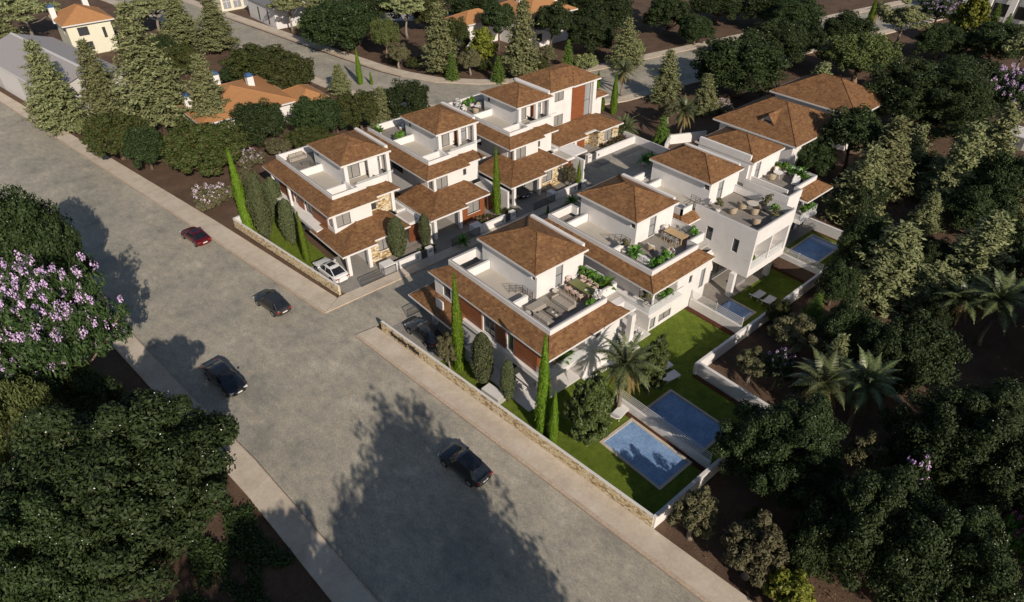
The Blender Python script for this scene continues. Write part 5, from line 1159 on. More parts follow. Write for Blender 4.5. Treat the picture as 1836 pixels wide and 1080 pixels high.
# ------------------------------------------------------------------ cars
def make_car(name, label, x, y, rz, paint, L=4.75, Wd=1.88, style='fastback', glassroof=True, front_lamp=False, z=0.0):
    T = thing(name, label, 'car', (x, y, z), rz); hl = L / 2
    if style == 'suv': H, belt, st = 1.56, .98, [(-1.0, .86), (-.97, .97), (-.80, 1.0), (0, 1.0), (.45, .985), (.72, .90), (.90, .80), (.975, .66)]
    else: H, belt, st = 1.43, .93, [(-1.0, .78), (-.965, .90), (-.80, .955), (0, .95), (.42, .94), (.72, .86), (.90, .76), (.98, .62)]
    # body: rings from tail (-) to nose (+)
    ny = [-1.0, -.985, -.93, -.8, -.62, -.4, -.1, .2, .42, .6, .78, .9, .965, 1.0]; wf = [.62, .80, .91, .965, 1, 1, .985, .985, .99, 1, .965, .90, .78, .58]
    def top(t): return float(np.interp(t, [s_[0] for s_ in st], [s_[1] for s_ in st]))
    q = MB(); rings = []
    for t, wv in zip(ny, wf):
        w2 = Wd / 2 * wv; zt = top(t); zl = .20 + (.10 if abs(t) > .96 else 0); yy = t * hl * (1 if abs(t) < .99 else 1)
        prof = [(.86, zl), (.97, zl + .12), (1.0, .48), (.99, (.5 + zt) / 2), (.95, zt - .05), (.80, zt + .005), (.42, zt + .035), (0, zt + .045)]
        ring = [(p * w2, yy - (.05 if t > .9 else -.05 if t < -.9 else 0) * (1 if j > 5 else 0), zz) for j, (p, zz) in enumerate(prof)]
        ring = ring + [(-a, b2, c) for a, b2, c in ring[-2::-1]]; rings.append(len(q.v)); q.v += ring
    nr = 15
    for a, b2 in zip(rings, rings[1:]):
        for j in range(nr - 1): q.f.append((a + j, a + j + 1, b2 + j + 1, b2 + j)); q.m.append(0)
        q.f.append((a + nr - 1, a, b2, b2 + nr - 1)); q.m.append(1)
    q.f.append(tuple(range(rings[0], rings[0] + nr))); q.m.append(0); q.f.append(tuple(range(rings[-1], rings[-1] + nr))[::-1]); q.m.append(0)
    o = q.build('body', [paint, 'black'], T, smooth=True); sb = o.modifiers.new('s', 'SUBSURF'); sb.levels = 1; sb.render_levels = 2
    # cabin: glass house, then painted roof, pillars
    if style == 'suv': yb, yr0, yr1, yf = -.90, -.66, .16, .46
    else: yb, yr0, yr1, yf = -.84, -.46, .12, .46
    wb, wt = Wd / 2 * .90, Wd / 2 * .66
    base_pts = [(-wb * .86, yb * hl), (-wb, (yb + .16) * hl), (-wb, (yf - .22) * hl), (-wb * .80, yf * hl), (0, (yf + .05) * hl), (wb * .80, yf * hl), (wb, (yf - .22) * hl), (wb, (yb + .16) * hl), (wb * .86, yb * hl), (0, (yb - .03) * hl)]
    top_pts = [(-wt * .92, yr0 * hl), (-wt, (yr0 + .12) * hl), (-wt * 1.0, (yr1 - .1) * hl), (-wt * .88, yr1 * hl), (0, (yr1 + .035) * hl), (wt * .88, yr1 * hl), (wt * 1.0, (yr1 - .1) * hl), (wt, (yr0 + .12) * hl), (wt * .92, yr0 * hl), (0, (yr0 - .03) * hl)]
    zr = [H - .07, H - .03, H - .035, H - .10, H - .085, H - .10, H - .035, H - .03, H - .07, H - .055]
    g = MB(); n = 10; zb_ = belt - .03
    for k in range(n):
        j = (k + 1) % n; g.poly([(*base_pts[k], zb_), (*base_pts[j], zb_), (*top_pts[j], zr[j]), (*top_pts[k], zr[k])])
    g.build('windows', 'car_glass', T, smooth=False)
    r_ = MB()
    def up(k, d=.012, s=1.0): return (top_pts[k][0] * s, top_pts[k][1] * s, zr[k] + d)
    mid = [(0, top_pts[1][1], H), (0, top_pts[2][1], H - .005)]
    r_.poly([up(0), up(1), mid[0], up(9)]); r_.poly([up(1), up(2), mid[1], mid[0]]); r_.poly([up(2), up(3), up(4), mid[1]]); r_.poly([up(4), up(5), up(6), mid[1]]); r_.poly([up(6), up(7), mid[0], mid[1]]); r_.poly([up(7), up(8), up(9), mid[0]])
    r_.build('roof', paint, T, smooth=True)
    for k in (3, 5, 0, 8):
        pl = MB(); pl.bar((*base_pts[k], zb_), (top_pts[k][0], top_pts[k][1], zr[k]), .07, .05); pl.build('pillar', paint, T)
    for sg in (-1, 1):
        kk = (1, 2) if sg < 0 else (7, 6)
        pl = MB(); pl.bar((top_pts[kk[0]][0], top_pts[kk[0]][1], zr[1]), (top_pts[kk[1]][0], top_pts[kk[1]][1], zr[2]), .06, .05)
        pl.bar((sg * wb * 1.0, -.12 * hl, zb_), (sg * wt * 1.01, -.12 * hl, H - .05), .05, .03); pl.build('roof_rail', paint, T)
    if glassroof:
        s_ = MB(); s_.poly([(-wt * .66, (yr0 + .2) * hl, H + .0), (wt * .66, (yr0 + .2) * hl, H + .0), (wt * .62, (yr1 - .10) * hl, H - .0), (-wt * .62, (yr1 - .10) * hl, H - .0)])
        for i_ in range(len(s_.v)): s_.v[i_] = (s_.v[i_][0], s_.v[i_][1], H + .006)
        s_.build('sunroof', 'car_glass', T)
    # wheels
    for sx in (-1, 1):
        for yy in (-.60 * hl, .615 * hl):
            w_ = MB(); cx_ = sx * (Wd / 2 - .10); w_.tube([(cx_ - sx * .10, yy, .335), (cx_ + sx * .095, yy, .335), (cx_ + sx * .115, yy, .335)], [.335, .335, .30], 20)
            wo_ = w_.build('wheel', 'rubber', T); r2 = MB(); r2.tube([(cx_ + sx * .10, yy, .335), (cx_ + sx * .122, yy, .335)], [.235, .20], 16)
            for a in range(5):
                t = a * 2 * pi / 5; r2.bar((cx_ + sx * .125, yy, .335), (cx_ + sx * .125, yy + cos(t) * .22, .335 + sin(t) * .22), .05, .02, 0, (1, 0, 0))
            r2.build('rim', 'rim', wo_)
            ar = MB(); ar.tube([(sx * (Wd / 2 - .22), yy, .36), (sx * (Wd / 2 + .004), yy, .36)], [.40, .395], 20); ar.build('wheel_arch', 'black', T)
        mr = MB(); mr.box(sx * (Wd / 2 - .03), sx * (Wd / 2 + .17), .27 * hl, .27 * hl + .12, belt - .03, belt + .12); bevel(mr.build('mirror', paint, T), .03, 2)
        rl = MB(); rl.box(sx * Wd * .24, sx * Wd * .44, -hl * 1.003, -hl * .93, .72, .82); rl.build('tail_lamp', 'lamp_red', T)
        hlp = MB(); hlp.box(sx * Wd * .24, sx * Wd * .43, hl * .92, hl * .985, .56, .66); hlp.build('headlight', 'lamp_clear', T)
    p_ = MB(); p_.box(-.26, .26, -hl * 1.012, -hl * .96, .52, .63); p_.build('number_plate', 'plate', T)
    p_ = MB(); p_.box(-.26, .26, hl * .96, hl * 1.012, .40, .51); p_.build('number_plate', 'plate', T)
    gr = MB(); gr.box(-.55, .55, hl * .955, hl * 1.001, .28, .39); gr.build('grille', 'black', T)
    return T
make_car('parked_car', 'dark red hatchback with black glass roof on the road', 15.85, 74.7, R(8.4), 'paint_red', 4.4, 1.84)
make_car('parked_car', 'grey hatchback in the open road near the side street', 16.95, 56.7, R(8.4), 'paint_gunmetal', 4.5, 1.86, 'suv', False)
make_car('parked_car', 'black sedan facing the camera beside the left tree shadows', 8.95, 49.2, R(180 + 7), 'paint_black', 5.0, 1.9)
make_car('parked_car', 'black hatchback seen from behind in the tree shadow on the road', 19.15, 27.6, R(6.5), 'paint_black', 4.5, 1.9, 'suv', False)
make_car('parked_car', 'grey hatchback parked behind the wall with the lettering', 25.98, 42.7, R(2), 'paint_grey', 4.5, 1.84, 'suv', False)
make_car('parked_car', 'white saloon with black sunroof in the first villa driveway', 24.3, 57.9, R(3), 'paint_white', 4.9, 1.9, z=.13)
make_car('parked_car', 'black car half under the carport of the third villa', 51.5, 58.6, R(184), 'paint_black', 4.6, 1.9, z=.13)
make_car('parked_car', 'dark car deep in the shade of the nearest villa carport', 30.3, 42.3, R(0), 'paint_gunmetal', 4.4, 1.84, 'suv', False)
# ------------------------------------------------------------------ furniture
def chair_parts(mat_s, mat_l, arm=True):
    def f(T):
        q = MB(); q.box(-.24, .24, -.24, .24, .42, .48); bevel(q.build('seat', mat_s, T), .02)
        q = MB(); q.tube([(-.25, -.02, .80), (-.22, -.24, .82), (0, -.29, .83), (.22, -.24, .82), (.25, -.02, .80)], [.035] * 5, 6); q.box(-.20, .20, -.30, -.25, .50, .84); q.build('backrest', mat_s, T)
        for sx, sy in ((-1, -1), (1, -1), (1, 1), (-1, 1)): q = MB(); q.tube([(sx * .24, sy * .24, 0), (sx * .21, sy * .21, .45)], [.022, .026], 6); q.build('leg', mat_l, T)
    return f
def set_out(first, spots, group):
    protoT = None
    for (x, y, z, rz, lab) in spots:
        if protoT is None: protoT = first; protoT.location = (x, y, z); protoT.rotation_euler = (0, 0, rz); protoT['label'] = lab; protoT['group'] = group
        else: copy_thing(protoT, (x, y, z), rz, None, lab, group)
    return protoT
ZT = 6.23
T = thing('dining_chair', 'x', 'chair'); chair_parts('fabric_pink', 'chair_wood')(T)
pos = [(35.3, 32.95, -pi / 2), (35.3, 32.2, -pi / 2), (35.3, 31.45, -pi / 2), (37.1, 32.95, pi / 2), (37.1, 32.2, pi / 2), (37.1, 31.45, pi / 2), (36.2, 34.0 - .3, pi), (36.15, 30.45, 0)]
wl = ['wooden dining chair nearest the terrace door, sofa side of the green table', 'wooden dining chair in the middle of the sofa side of the green table', 'wooden dining chair at the outer end of the sofa side of the green table', 'pink dining chair nearest the tower, plant side of the green table', 'pink dining chair in the middle of the plant side of the green table', 'pink dining chair at the outer end of the plant side of the green table', 'pink dining chair at the head of the green table by the tower wall', 'dining chair at the outer head of the green table']
set_out(T, [(x, y, ZT, rz, l) for (x, y, rz), l in zip(pos, wl)], 'chairs around the green dining table')
def table(label, x0, x1, y0, y1, z, h, top, leg, cat='table', name='dining_table', th=.06):
    T = thing(name, label, cat, ((x0 + x1) / 2, (y0 + y1) / 2, z)); a, b2 = (x1 - x0) / 2, (y1 - y0) / 2
    q = MB(); q.box(-a, a, -b2, b2, h - th, h); bevel(q.build('table_top', top, T), .02)
    for sx, sy in ((-1, -1), (1, -1), (1, 1), (-1, 1)): q = MB(); q.box(sx * (a - .18), sx * (a - .08), sy * (b2 - .2), sy * (b2 - .1), 0, h - th - .002); q.build('leg', leg, T)
    return T
def crockery(label, x, y, z, dark=False):
    T = thing('tableware', label, 'tableware', (x, y, z)); q = MB(); q.cyl(-.1, 0, 0, .02, .11, .12); q.build('plate', 'fabric_white' if not dark else 'pot_dark', T)
    q = MB(); q.lathe(.16, .1, [(.03, 0), (.05, .06), (.045, .12), (.03, .16)]); q.build('vase', 'black', T)
table('long green dining table on the nearest roof terrace', 35.66, 36.72, 30.8, 33.3, ZT, .75, 'table_green', 'chair_wood'); crockery('dark bowl and white plate on the green table', 36.1, 31.5, ZT + .752)
T = thing('dining_chair', 'x', 'chair'); chair_parts('fabric_grey', 'pale_wood')(T)
pos = [(48.85, 33.0, -pi / 2), (48.85, 32.3, -pi / 2), (48.85, 31.6, -pi / 2), (50.65, 33.0, pi / 2), (50.65, 32.3, pi / 2), (50.65, 31.6, pi / 2), (49.75, 33.75, pi), (49.75, 30.75, 0)]
wl = ['chair nearest the door on the near side of the pale wood table', 'middle chair on the near side of the pale wood table', 'outer chair on the near side of the pale wood table', 'chair nearest the tower on the far side of the pale wood table', 'middle chair on the far side of the pale wood table', 'outer chair on the far side of the pale wood table', 'chair at the tower end of the pale wood table', 'chair at the outer end of the pale wood table']
set_out(T, [(x, y, ZT, rz, l) for (x, y, rz), l in zip(pos, wl)], 'chairs around the pale wood table')
table('long pale wood dining table on the middle roof terrace', 49.15, 50.25, 31.1, 33.4, ZT, .75, 'pale_wood', 'pale_wood')
def sofa(name, label, x, y, rz, L=2.0, D=.95, back=True, arms=(1, 1), n=2, mat='fabric_beige', z=ZT):
    T = thing(name, label, 'sofa', (x, y, z), rz); a = L / 2; q = MB(); q.box(-a, a, -D / 2, D / 2, .06, .24); bevel(q.build('base', mat, T), .03)
    for k in range(n):
        q = MB(); c0 = -a + .02 + k * (L - .04) / n; q.box(c0 + .01, c0 + (L - .04) / n - .01, -D / 2 + (.24 if back else .02), D / 2, .24, .44); bevel(q.build('seat_cushion', mat, T), .06, 3)
        if back: q = MB(); q.box(c0 + .01, c0 + (L - .04) / n - .01, -D / 2 + .03, -D / 2 + .25, .26, .78); bevel(q.build('back_cushion', mat, T), .06, 3)
    if arms[0]: q = MB(); q.box(-a - .18, -a, -D / 2, D / 2, .06, .56); bevel(q.build('armrest', mat, T), .06, 3)
    if arms[1]: q = MB(); q.box(a, a + .18, -D / 2, D / 2, .06, .56); bevel(q.build('armrest', mat, T), .06, 3)
    return T
sofa('sofa', 'beige two seat sofa beside the round side table on the nearest terrace', 33.75, 31.85, pi / 2, 2.0, 1.0, arms=(0, 1))
sofa('daybed', 'low beige ottoman daybed next to the small terrace wall', 31.5, 33.1, 0, 1.7, .95, False, (0, 0), 1)
sofa('sofa', 'beige low sofa in the outer corner of the nearest terrace', 30.75, 31.3, -pi / 2, 1.9, .9, arms=(0, 0))
sofa('sofa', 'beige sofa on the far terrace of the corner villa', 29.6, 73.9, pi, 1.9, .85, arms=(1, 1)); sofa('sofa', 'white low sofa between plants on the middle terrace', 44.25, 31.6, -pi / 2, 1.5, .8, arms=(0, 0), mat='fabric_white')
table('low coffee table with dishes between the beige sofas', 31.7, 32.5, 30.8, 32.1, ZT, .34, 'table_dark', 'table_dark', name='coffee_table'); crockery('white plates and black vase on the coffee table', 32.1, 31.5, ZT + .342)
crockery('dishes at the outer end of the coffee table', 32.05, 31.0, ZT + .342)
table('low coffee table on the far terrace of the corner villa', 29.2, 30.2, 71.7, 72.4, ZT, .34, 'table_dark', 'table_dark', name='coffee_table')
def round_table(label, x, y, z, r, h, mat, name='side_table', leg='pale_wood'):
    T = thing(name, label, 'table', (x, y, z)); q = MB(); q.lathe(0, 0, [(r * .9, h - .05), (r, h - .03), (r, h)], 24); q.build('table_top', mat, T)
    for k in range(3): t = k * 2.09; q = MB(); q.tube([(cos(t) * r * .55, sin(t) * r * .55, h - .05), (cos(t) * r * .8, sin(t) * r * .8, 0)], [.022, .022], 6); q.build('leg', leg, T)
round_table('round cream side table by the sofa and the door', 34.2, 33.45, ZT, .30, .5, 'table_top'); round_table('round cream side table by the outer parapet', 30.25, 32.75, ZT, .32, .45, 'table_top')
round_table('round grey table among rattan chairs on the plain white villa', 60.8, 30.7, ZT, .62, .74, 'table_top', 'round_table', 'railing_grey'); round_table('round white table on the farthest roof terrace', 69.4, 32.9, ZT, .55, .72, 'fabric_white', 'round_table', 'white_trim'); round_table('round white table on the third villa roof', 55.9, 71.7, ZT, .45, .72, 'fabric_white', 'round_table', 'railing_grey')
def armchair(T, mat, cush):
    q = MB(); q.lathe(0, 0, [(.30, .05), (.40, .15), (.43, .34), (.36, .36)], 18); q.build('frame', mat, T)
    q = MB(); pts = [(.44 * cos(t), .44 * sin(t), .38) for t in np.linspace(R(170), R(370), 11)]
    for k in range(10):
        a, b2 = pts[k], pts[k + 1]; hh = .86 - .26 * abs((k - 4.5) / 4.5) ** 2; q.poly([a, b2, (b2[0] * 1.08, b2[1] * 1.08, hh), (a[0] * 1.08, a[1] * 1.08, hh)]); q.poly([(a[0] * .88, a[1] * .88, .36), (b2[0] * .88, b2[1] * .88, .36), (b2[0] * 1.0, b2[1] * 1.0, hh), (a[0] * 1.0, a[1] * 1.0, hh)])
    q.build('backrest', mat, T, smooth=True); q = MB(); q.lathe(0, .02, [(.30, .34), (.35, .39), (.35, .44), (.28, .48)], 16); q.build('seat_cushion', cush, T, smooth=True)
    q = MB(); q.box(-.22, .22, -.34, -.20, .46, .80); bevel(q.build('cushion', cush, T), .06, 3)
T = thing('armchair', 'x', 'chair'); armchair(T, 'rattan', 'fabric_beige')
set_out(T, [(58.4, 31.5, ZT, R(-20), 'rattan armchair with a pale cushion near the terrace door'), (58.3, 28.6, ZT, R(-60), 'rattan armchair in the outer part of the plain villa terrace'), (60.1, 31.4, ZT, R(-120), 'rattan chair behind the round grey table, door side'), (61.6, 30.1, ZT, R(60), 'rattan chair right of the round grey table'), (60.0, 29.9, ZT, R(-50), 'rattan chair in front of the round grey table')], 'rattan chairs on the plain villa terrace')
T = thing('armchair', 'x', 'chair'); armchair(T, 'rattan', 'fabric_white')
set_out(T, [(46.3, 32.6, ZT, R(-100), 'lounge chair with white cushions by the middle terrace door'), (46.0, 31.0, ZT, R(20), 'lounge chair closest to the plants on the middle terrace'), (46.9, 30.7, ZT, R(70), 'lounge chair between plants and dining table on the middle terrace'), (68.5, 33.1, ZT, R(-60), 'white cushioned chair left of the farthest round table'), (70.1, 33.4, ZT, R(150), 'white cushioned chair behind the farthest round table'), (56.7, 72.3, ZT, R(100), 'chair right of the round table on the third villa roof'), (55.2, 71.2, ZT, R(-60), 'chair left of the round table on the third villa roof'), (44.2, 73.0, ZT, R(120), 'white chair on the second villa roof against the tower')], 'cushioned lounge chairs on the roofs')
def lounger(T):
    q = MB(); pr = [(-.95, .30), (-.3, .27), (.25, .30), (.55, .48), (.95, .78)]
    for a, b2 in zip(pr, pr[1:]): q.bar((0, a[0], a[1]), (0, b2[0], b2[1]), .66, .07)
    q.build('mattress', 'fabric_white', T); q = MB()
    for sx in (-.30, .30): q.bar((sx, -.95, .22), (sx, .35, .22), .05, .05)
    q.build('frame', 'white_trim', T)
    for sx in (-.3, .3):
        for yy in (-.8, .45): q = MB(); q.box(sx - .025, sx + .025, yy - .025, yy + .025, 0, .22); q.build('leg', 'white_trim', T)
T = thing('sun_lounger', 'x', 'sun lounger'); lounger(T)
set_out(T, [(57.6, 26.05, -1.49, R(0), 'white sun lounger nearer the column on the shaded lawn'), (57.6, 24.75, -1.49, R(4), 'white sun lounger nearer the boundary wall on the shaded lawn'), (38.95, 23.5, .03, R(-8), 'white sun lounger nearer the second pool'), (39.5, 24.75, .03, R(-8), 'white sun lounger behind the leafy tree'), (32.3, 23.5, .03, R(10), 'white sun lounger half hidden by the bushy tree')], 'white sun loungers on the lawns')
for s_ in [o_ for o_ in COL.objects if o_.name.startswith('sun_lounger')]: s_.rotation_euler.z += R(90); s_.scale = (1.3, 1.15, 1.1)
sofa('sofa', 'white lounge seat at the edge of the farthest roof terrace', 69.8, 30.8, R(200), 1.6, .8, arms=(1, 0), mat='fabric_white')
sofa('sofa', 'grey daybed in the shade under the plain white villa', 58.2, 28.9, R(0), 1.7, .8, False, (0, 0), 1, 'fabric_grey', -1.43)
for (x, y, z, lab) in ((28.9, 31.4, .11, 'white dining set under the corner of the nearest villa'), (41.4, 30.3, .12, 'white dining set between the two nearest villas')):
    T = thing('patio_table', lab, 'table', (x, y, z)); q = MB(); q.box(-.5, .5, -.9, .9, .70, .75); bevel(q.build('table_top', 'fabric_white', T), .02)
    for sx, sy in ((-1, -1), (1, -1), (1, 1), (-1, 1)): q = MB(); q.box(sx * .42, sx * .36, sy * .8, sy * .74, 0, .70); q.build('leg', 'steel', T)
T = thing('patio_chair', 'x', 'chair'); chair_parts('fabric_white', 'steel')(T)
set_out(T, [(28.15, 31.8, .11, R(-90), 'patio chair road side of the white set, inner'), (28.15, 30.9, .11, R(-90), 'patio chair road side of the white set, outer'), (29.65, 31.8, .11, R(90), 'patio chair wall side of the white set, inner'), (29.65, 30.9, .11, R(90), 'patio chair wall side of the white set, outer'), (40.65, 30.6, .12, R(-90), 'patio chair left of the set between the villas'), (42.2, 30.6, .12, R(90), 'patio chair right of the set between the villas'), (41.4, 29.0, .12, R(0), 'patio chair on the lawn side of the set between the villas')], 'white patio chairs')
# ------------------------------------------------------------------ potted plants and planters
rngp = np.random.default_rng(5)
def plant_mesh(kind, seed):
    rng = np.random.default_rng(seed)
    if kind == 'bushy':
        c = ellipsoid_centers(rng, 26, .34, .32, .55, .2, 1.0, -.6); P = clump_leaves(rng, c, np.full(26, .12), 22, .13, 1.5); return quads_mesh('foliage', P, 'leaf_bright')
    if kind == 'grey':
        c = ellipsoid_centers(rng, 30, .40, .5, .75, .2, 1.0, -.7); P = clump_leaves(rng, c, np.full(30, .12), 26, .07, 2.4); return quads_mesh('foliage', P, 'leaf_olive')
    if kind == 'white':
        c = ellipsoid_centers(rng, 26, .36, .4, .6, .2, 1.0, -.6); P = clump_leaves(rng, c, np.full(26, .12), 24, .08, 1.8); return quads_mesh('foliage', P, 'petal_or_glint_white')
    Q = []
    for i in range(20):
        a = i * 2.4; e = R(75 - 3 * i); L = rng.uniform(.55, .8); p = np.array([0, 0, .18]); d = np.array([cos(a) * cos(e), sin(a) * cos(e), sin(e)])
        for k in range(4):
            pn = p + d * L / 4; s = unit(np.cross(d, [0, 0, 1.0])); w0 = .13 * math.sin(pi * (k + .3) / 4.6); w1 = .13 * math.sin(pi * min(1, (k + 1.3) / 4.6)); Q.append(np.stack([p - s * w0, p + s * w0, pn + s * w1, pn - s * w1])); p = pn; d = unit(d + np.array([0, 0, -.28]))
    return quads_mesh('foliage', np.array(Q), 'leaf_bright')
PM = {k: plant_mesh(k, 70 + i) for i, k in enumerate(('bushy', 'grey', 'white', 'banana'))}
pq = MB(); pq.lathe(0, 0, [(.15, 0), (.22, .12), (.23, .30), (.20, .34), (.18, .31)], 14); po = pq.build('pot', 'pot', smooth=True); PMESH = po.data; bpy.data.objects.remove(po)
def potted(kind, x, y, z, s, label):
    T = thing('potted_plant', label, 'plant', (x, y, z), (x * 3.1) % 6, 'potted plants on terraces and balconies'); T.scale = (s, s, s)
    o = bpy.data.objects.new('pot', PMESH); COL.objects.link(o); o.parent = T
    o = bpy.data.objects.new('foliage', PM[kind]); COL.objects.link(o); o.parent = T; o.location = (0, 0, .12)
for a in [
    ('bushy', 37.9, 33.6, ZT, 1.25, 'bright potted bush nearest the tower, beside the pink chairs'), ('bushy', 38.05, 32.75, ZT, 1.3, 'bright potted bush, second from the tower behind the pink chairs'), ('banana', 38.0, 31.9, ZT, 1.35, 'broad leaved potted plant behind the outer pink chair'), ('banana', 38.1, 31.0, ZT, 1.6, 'broad leaved potted plant in the corner of the nearest terrace'),
    ('white', 36.05, 30.2, ZT, 1.2, 'white flowering potted plant at the end of the green table'), ('bushy', 35.1, 30.0, ZT, 1.1, 'dark potted bush against the front parapet of the nearest terrace'),
    ('grey', 44.0, 34.0, ZT, 1.2, 'feathery grey potted plant by the low wall on the middle terrace'), ('banana', 44.05, 32.8, ZT, 1.5, 'banana leaved plant beside the white low sofa'), ('banana', 44.1, 31.0 - .6, ZT, 1.2, 'small banana leaved plant by the front corner of the middle terrace'), ('bushy', 44.6, 30.2, ZT, 1.3, 'bright bush in the front corner of the middle terrace'), ('bushy', 45.6, 30.2, ZT, 1.35, 'bright bush by the front parapet of the middle terrace'), ('bushy', 51.1, 31.2, ZT, 1.3, 'bright bush at the outer end of the pale wood table'),
    ('grey', 57.4, 32.7, ZT, 1.3, 'olive pot left of the rattan armchair'), ('grey', 61.9, 29.6, ZT, 1.4, 'tall thin potted tree beside the rattan chairs'), ('bushy', 61.4, 28.4, ZT, 1.35, 'dark green potted bush in the far corner of the plain villa terrace'), ('grey', 60.4, 27.8, ZT, 1.2, 'grasslike pot against the front parapet of the plain villa'),
    ('bushy', 70.9, 33.7, ZT, 1.2, 'bright bush behind the farthest white table'), ('bushy', 71.2, 33.0, ZT, 1.4, 'second bright bush behind the farthest white table'), ('banana', 71.2, 32.1, ZT, 1.3, 'broad leaved plant along the farthest parapet'), ('banana', 71.2, 31.1, ZT, 1.5, 'broad leaved plant in the corner of the farthest terrace'), ('bushy', 70.9, 30.3, ZT, 1.0, 'low bush by the outer parapet of the farthest terrace'),
    ('banana', 41.0, 73.6, ZT, 1.6, 'tall broad leaved plant on the second villa roof'), ('grey', 40.8, 74.3, ZT, 1.3, 'grey plant in the far corner of the second villa roof'), ('bushy', 41.6, 70.0, ZT, 1.3, 'bright bush by the small wall of the second villa roof'), ('bushy', 42.4, 70.2, ZT, 1.3, 'bright bush beside the stair of the second villa roof'),
    ('white', 54.0, 73.6, ZT, 1.4, 'white blossoming plant on the third villa roof'), ('banana', 54.9, 73.2, ZT, 1.5, 'broad leaved plant behind the round table of the third villa'), ('bushy', 56.2, 73.4, ZT, 1.5, 'dark bush behind the round table of the third villa'), ('white', 54.0, 72.2, ZT, 1.0, 'low white plant by the parapet of the third villa roof'),
    ('grey', 42.1, 29.3, 3.29, 1.5, 'grey olive in a pot on the middle balcony corner'), ('bushy', 43.9, 28.75, 3.29, 1.1, 'bright pot plant in the middle of the balcony'), ('bushy', 44.7, 28.75, 3.29, 1.2, 'bright pot plant at the inner end of the balcony'),
    ('grey', 29.9, 28.95, 3.25, 1.0, 'grey leaved plant on the nearest balcony by the timber corner'), ('banana', 30.8, 29.0, 3.25, 1.3, 'large leaved plant in the middle of the nearest balcony'), ('banana', 31.7, 29.1, 3.25, 1.0, 'smaller leaved plant at the inner end of the nearest balcony'),
    ('bushy', 56.6, 27.6, 2.42, 1.6, 'dark green plant in the balcony opening of the plain white villa'), ('bushy', 68.9, 28.5, 3.31, 1.2, 'bright plant at the left of the farthest balcony'), ('bushy', 69.8, 28.5, 3.31, 1.2, 'bright plant in the middle of the farthest balcony'), ('bushy', 70.5, 28.5, 3.31, 1.1, 'bright plant at the right of the farthest balcony'),
    ('banana', 38.5, 53.0, .13, 1.6, 'dark palm like plant by the driveway gate of the second villa'), ('banana', 54.9, 51.6, .13, 1.5, 'dark palm like plant on the pavement before the wall numbered 3'), ('banana', 70.8, 52.9, .02, 2.0, 'dark palm like plant in the turning area planter'), ('banana', 72.2, 53.2, .02, 1.7, 'second dark palm like plant in the turning area planter')]:
    potted(*a)
def flowerbed(label, x0, x1, y0, y1, z, seed, mat='leaf_carob', pet='petal_pink', h=.6, share=.12):
    rng = np.random.default_rng(seed); n = int((x1 - x0) * (y1 - y0) * 9) + 4; c = np.stack([rng.uniform(x0, x1, n), rng.uniform(y0, y1, n), rng.uniform(z + .15, z + h, n)], -1) - np.array([x0, y0, z])
    T = thing('flower_bed', label, 'flower bed', (x0, y0, z)); o = bpy.data.objects.new('foliage', quads_mesh('foliage', clump_leaves(rng, c, np.full(n, .22), 40, .10, 1.8), mat)); COL.objects.link(o); o.parent = T
    if pet:
        m_ = max(3, int(n * share * 3)); cc = c[rng.choice(n, m_)] + np.array([0, 0, .2]); o = bpy.data.objects.new('blossom', quads_mesh('blossom', clump_leaves(rng, cc, np.full(m_, .12), 14, .07, 1.2), pet)); COL.objects.link(o); o.parent = T
flowerbed('red and green flower bed behind the wall numbered 2', 42.3, 45.4, 54.1, 56.3, .15, 3)
flowerbed('low green bed before the wall numbered 3', 46.2, 48.0, 54.2, 55.8, .15, 4, pet=None)
flowerbed('green bed with pink flowers behind the wall numbered 4', 70.1, 75.0, 59.1, 61.1, .05, 5, h=.9, share=.15)
flowerbed('green strip along the garden of the second villa by the timber wall', 33.4, 35.8, 54.1, 55.3, .15, 7, pet=None, h=.4)
# ------------------------------------------------------------------ houses in the background
def bg_house(name, label, x0, x1, y0, y1, h, roof, over=.6, zr=None, wallm='white', wins=(), ridge=None, chim=()):
    bs = (x0, y0, 0); T = thing(name, label, 'house', bs); W = MB(); hy = [w_[1:] for w_ in wins if w_[0] == 'y']; hx = [w_[1:] for w_ in wins if w_[0] == 'x']
    panel(W, 'y', y0, -1, x0, x1, -.1, h, hy); panel(W, 'x', x0, -1, y0, y1, -.1, h, hx); panel(W, 'y', y1, 1, x0, x1, -.1, h); panel(W, 'x', x1, 1, y0, y1, -.1, h); W.build('wall', wallm, T, bs)
    for w_ in hy: window(T, bs, 'y', y0, -1, w_, 2, 'glass')
    for w_ in hx: window(T, bs, 'x', x0, -1, w_, 2, 'glass')
    hiproof(T, bs, x0 - over, x1 + over, y0 - over, y1 + over, h, zr or h + 2, ridge or (((x0 + x1) / 2, y0 + (x1 - x0) / 2), ((x0 + x1) / 2, y1 - (x1 - x0) / 2 + .01)), mat=roof)
    for cx, cy, z0, z1 in chim:
        q = MB(); q.box(cx - .5, cx + .5, cy - .5, cy + .5, z0, z1); o = q.build('chimney', 'white', T, bs); q = MB(); q.box(cx - .6, cx + .6, cy - .6, cy + .6, z1, z1 + .12); q.box(cx - .4, cx + .4, cy - .4, cy + .4, z1 + .12, z1 + .4); q.build('chimney_cap', 'blue_cap', o, bs)
    return T
bg_house('shingle_house', 'large shingle roofed house with a small dormer behind the white villas', 81.0, 93.0, 37.3, 48.6, 5.5, 'shingle', .75, 8.15, wins=[('x', 43.5, 44.5, 3.2, 4.2), ('x', 41.2, 42.2, 3.2, 4.2), ('y', 84, 85.5, 3, 4.5)], ridge=((87, 42.6), (87, 44.7)))
T = [o_ for o_ in COL.objects if o_.name == 'shingle_house'][0]; bs = (81.0, 37.3, 0); q = MB(); dx, dy, dz = 82.6, 42.5, 6.35
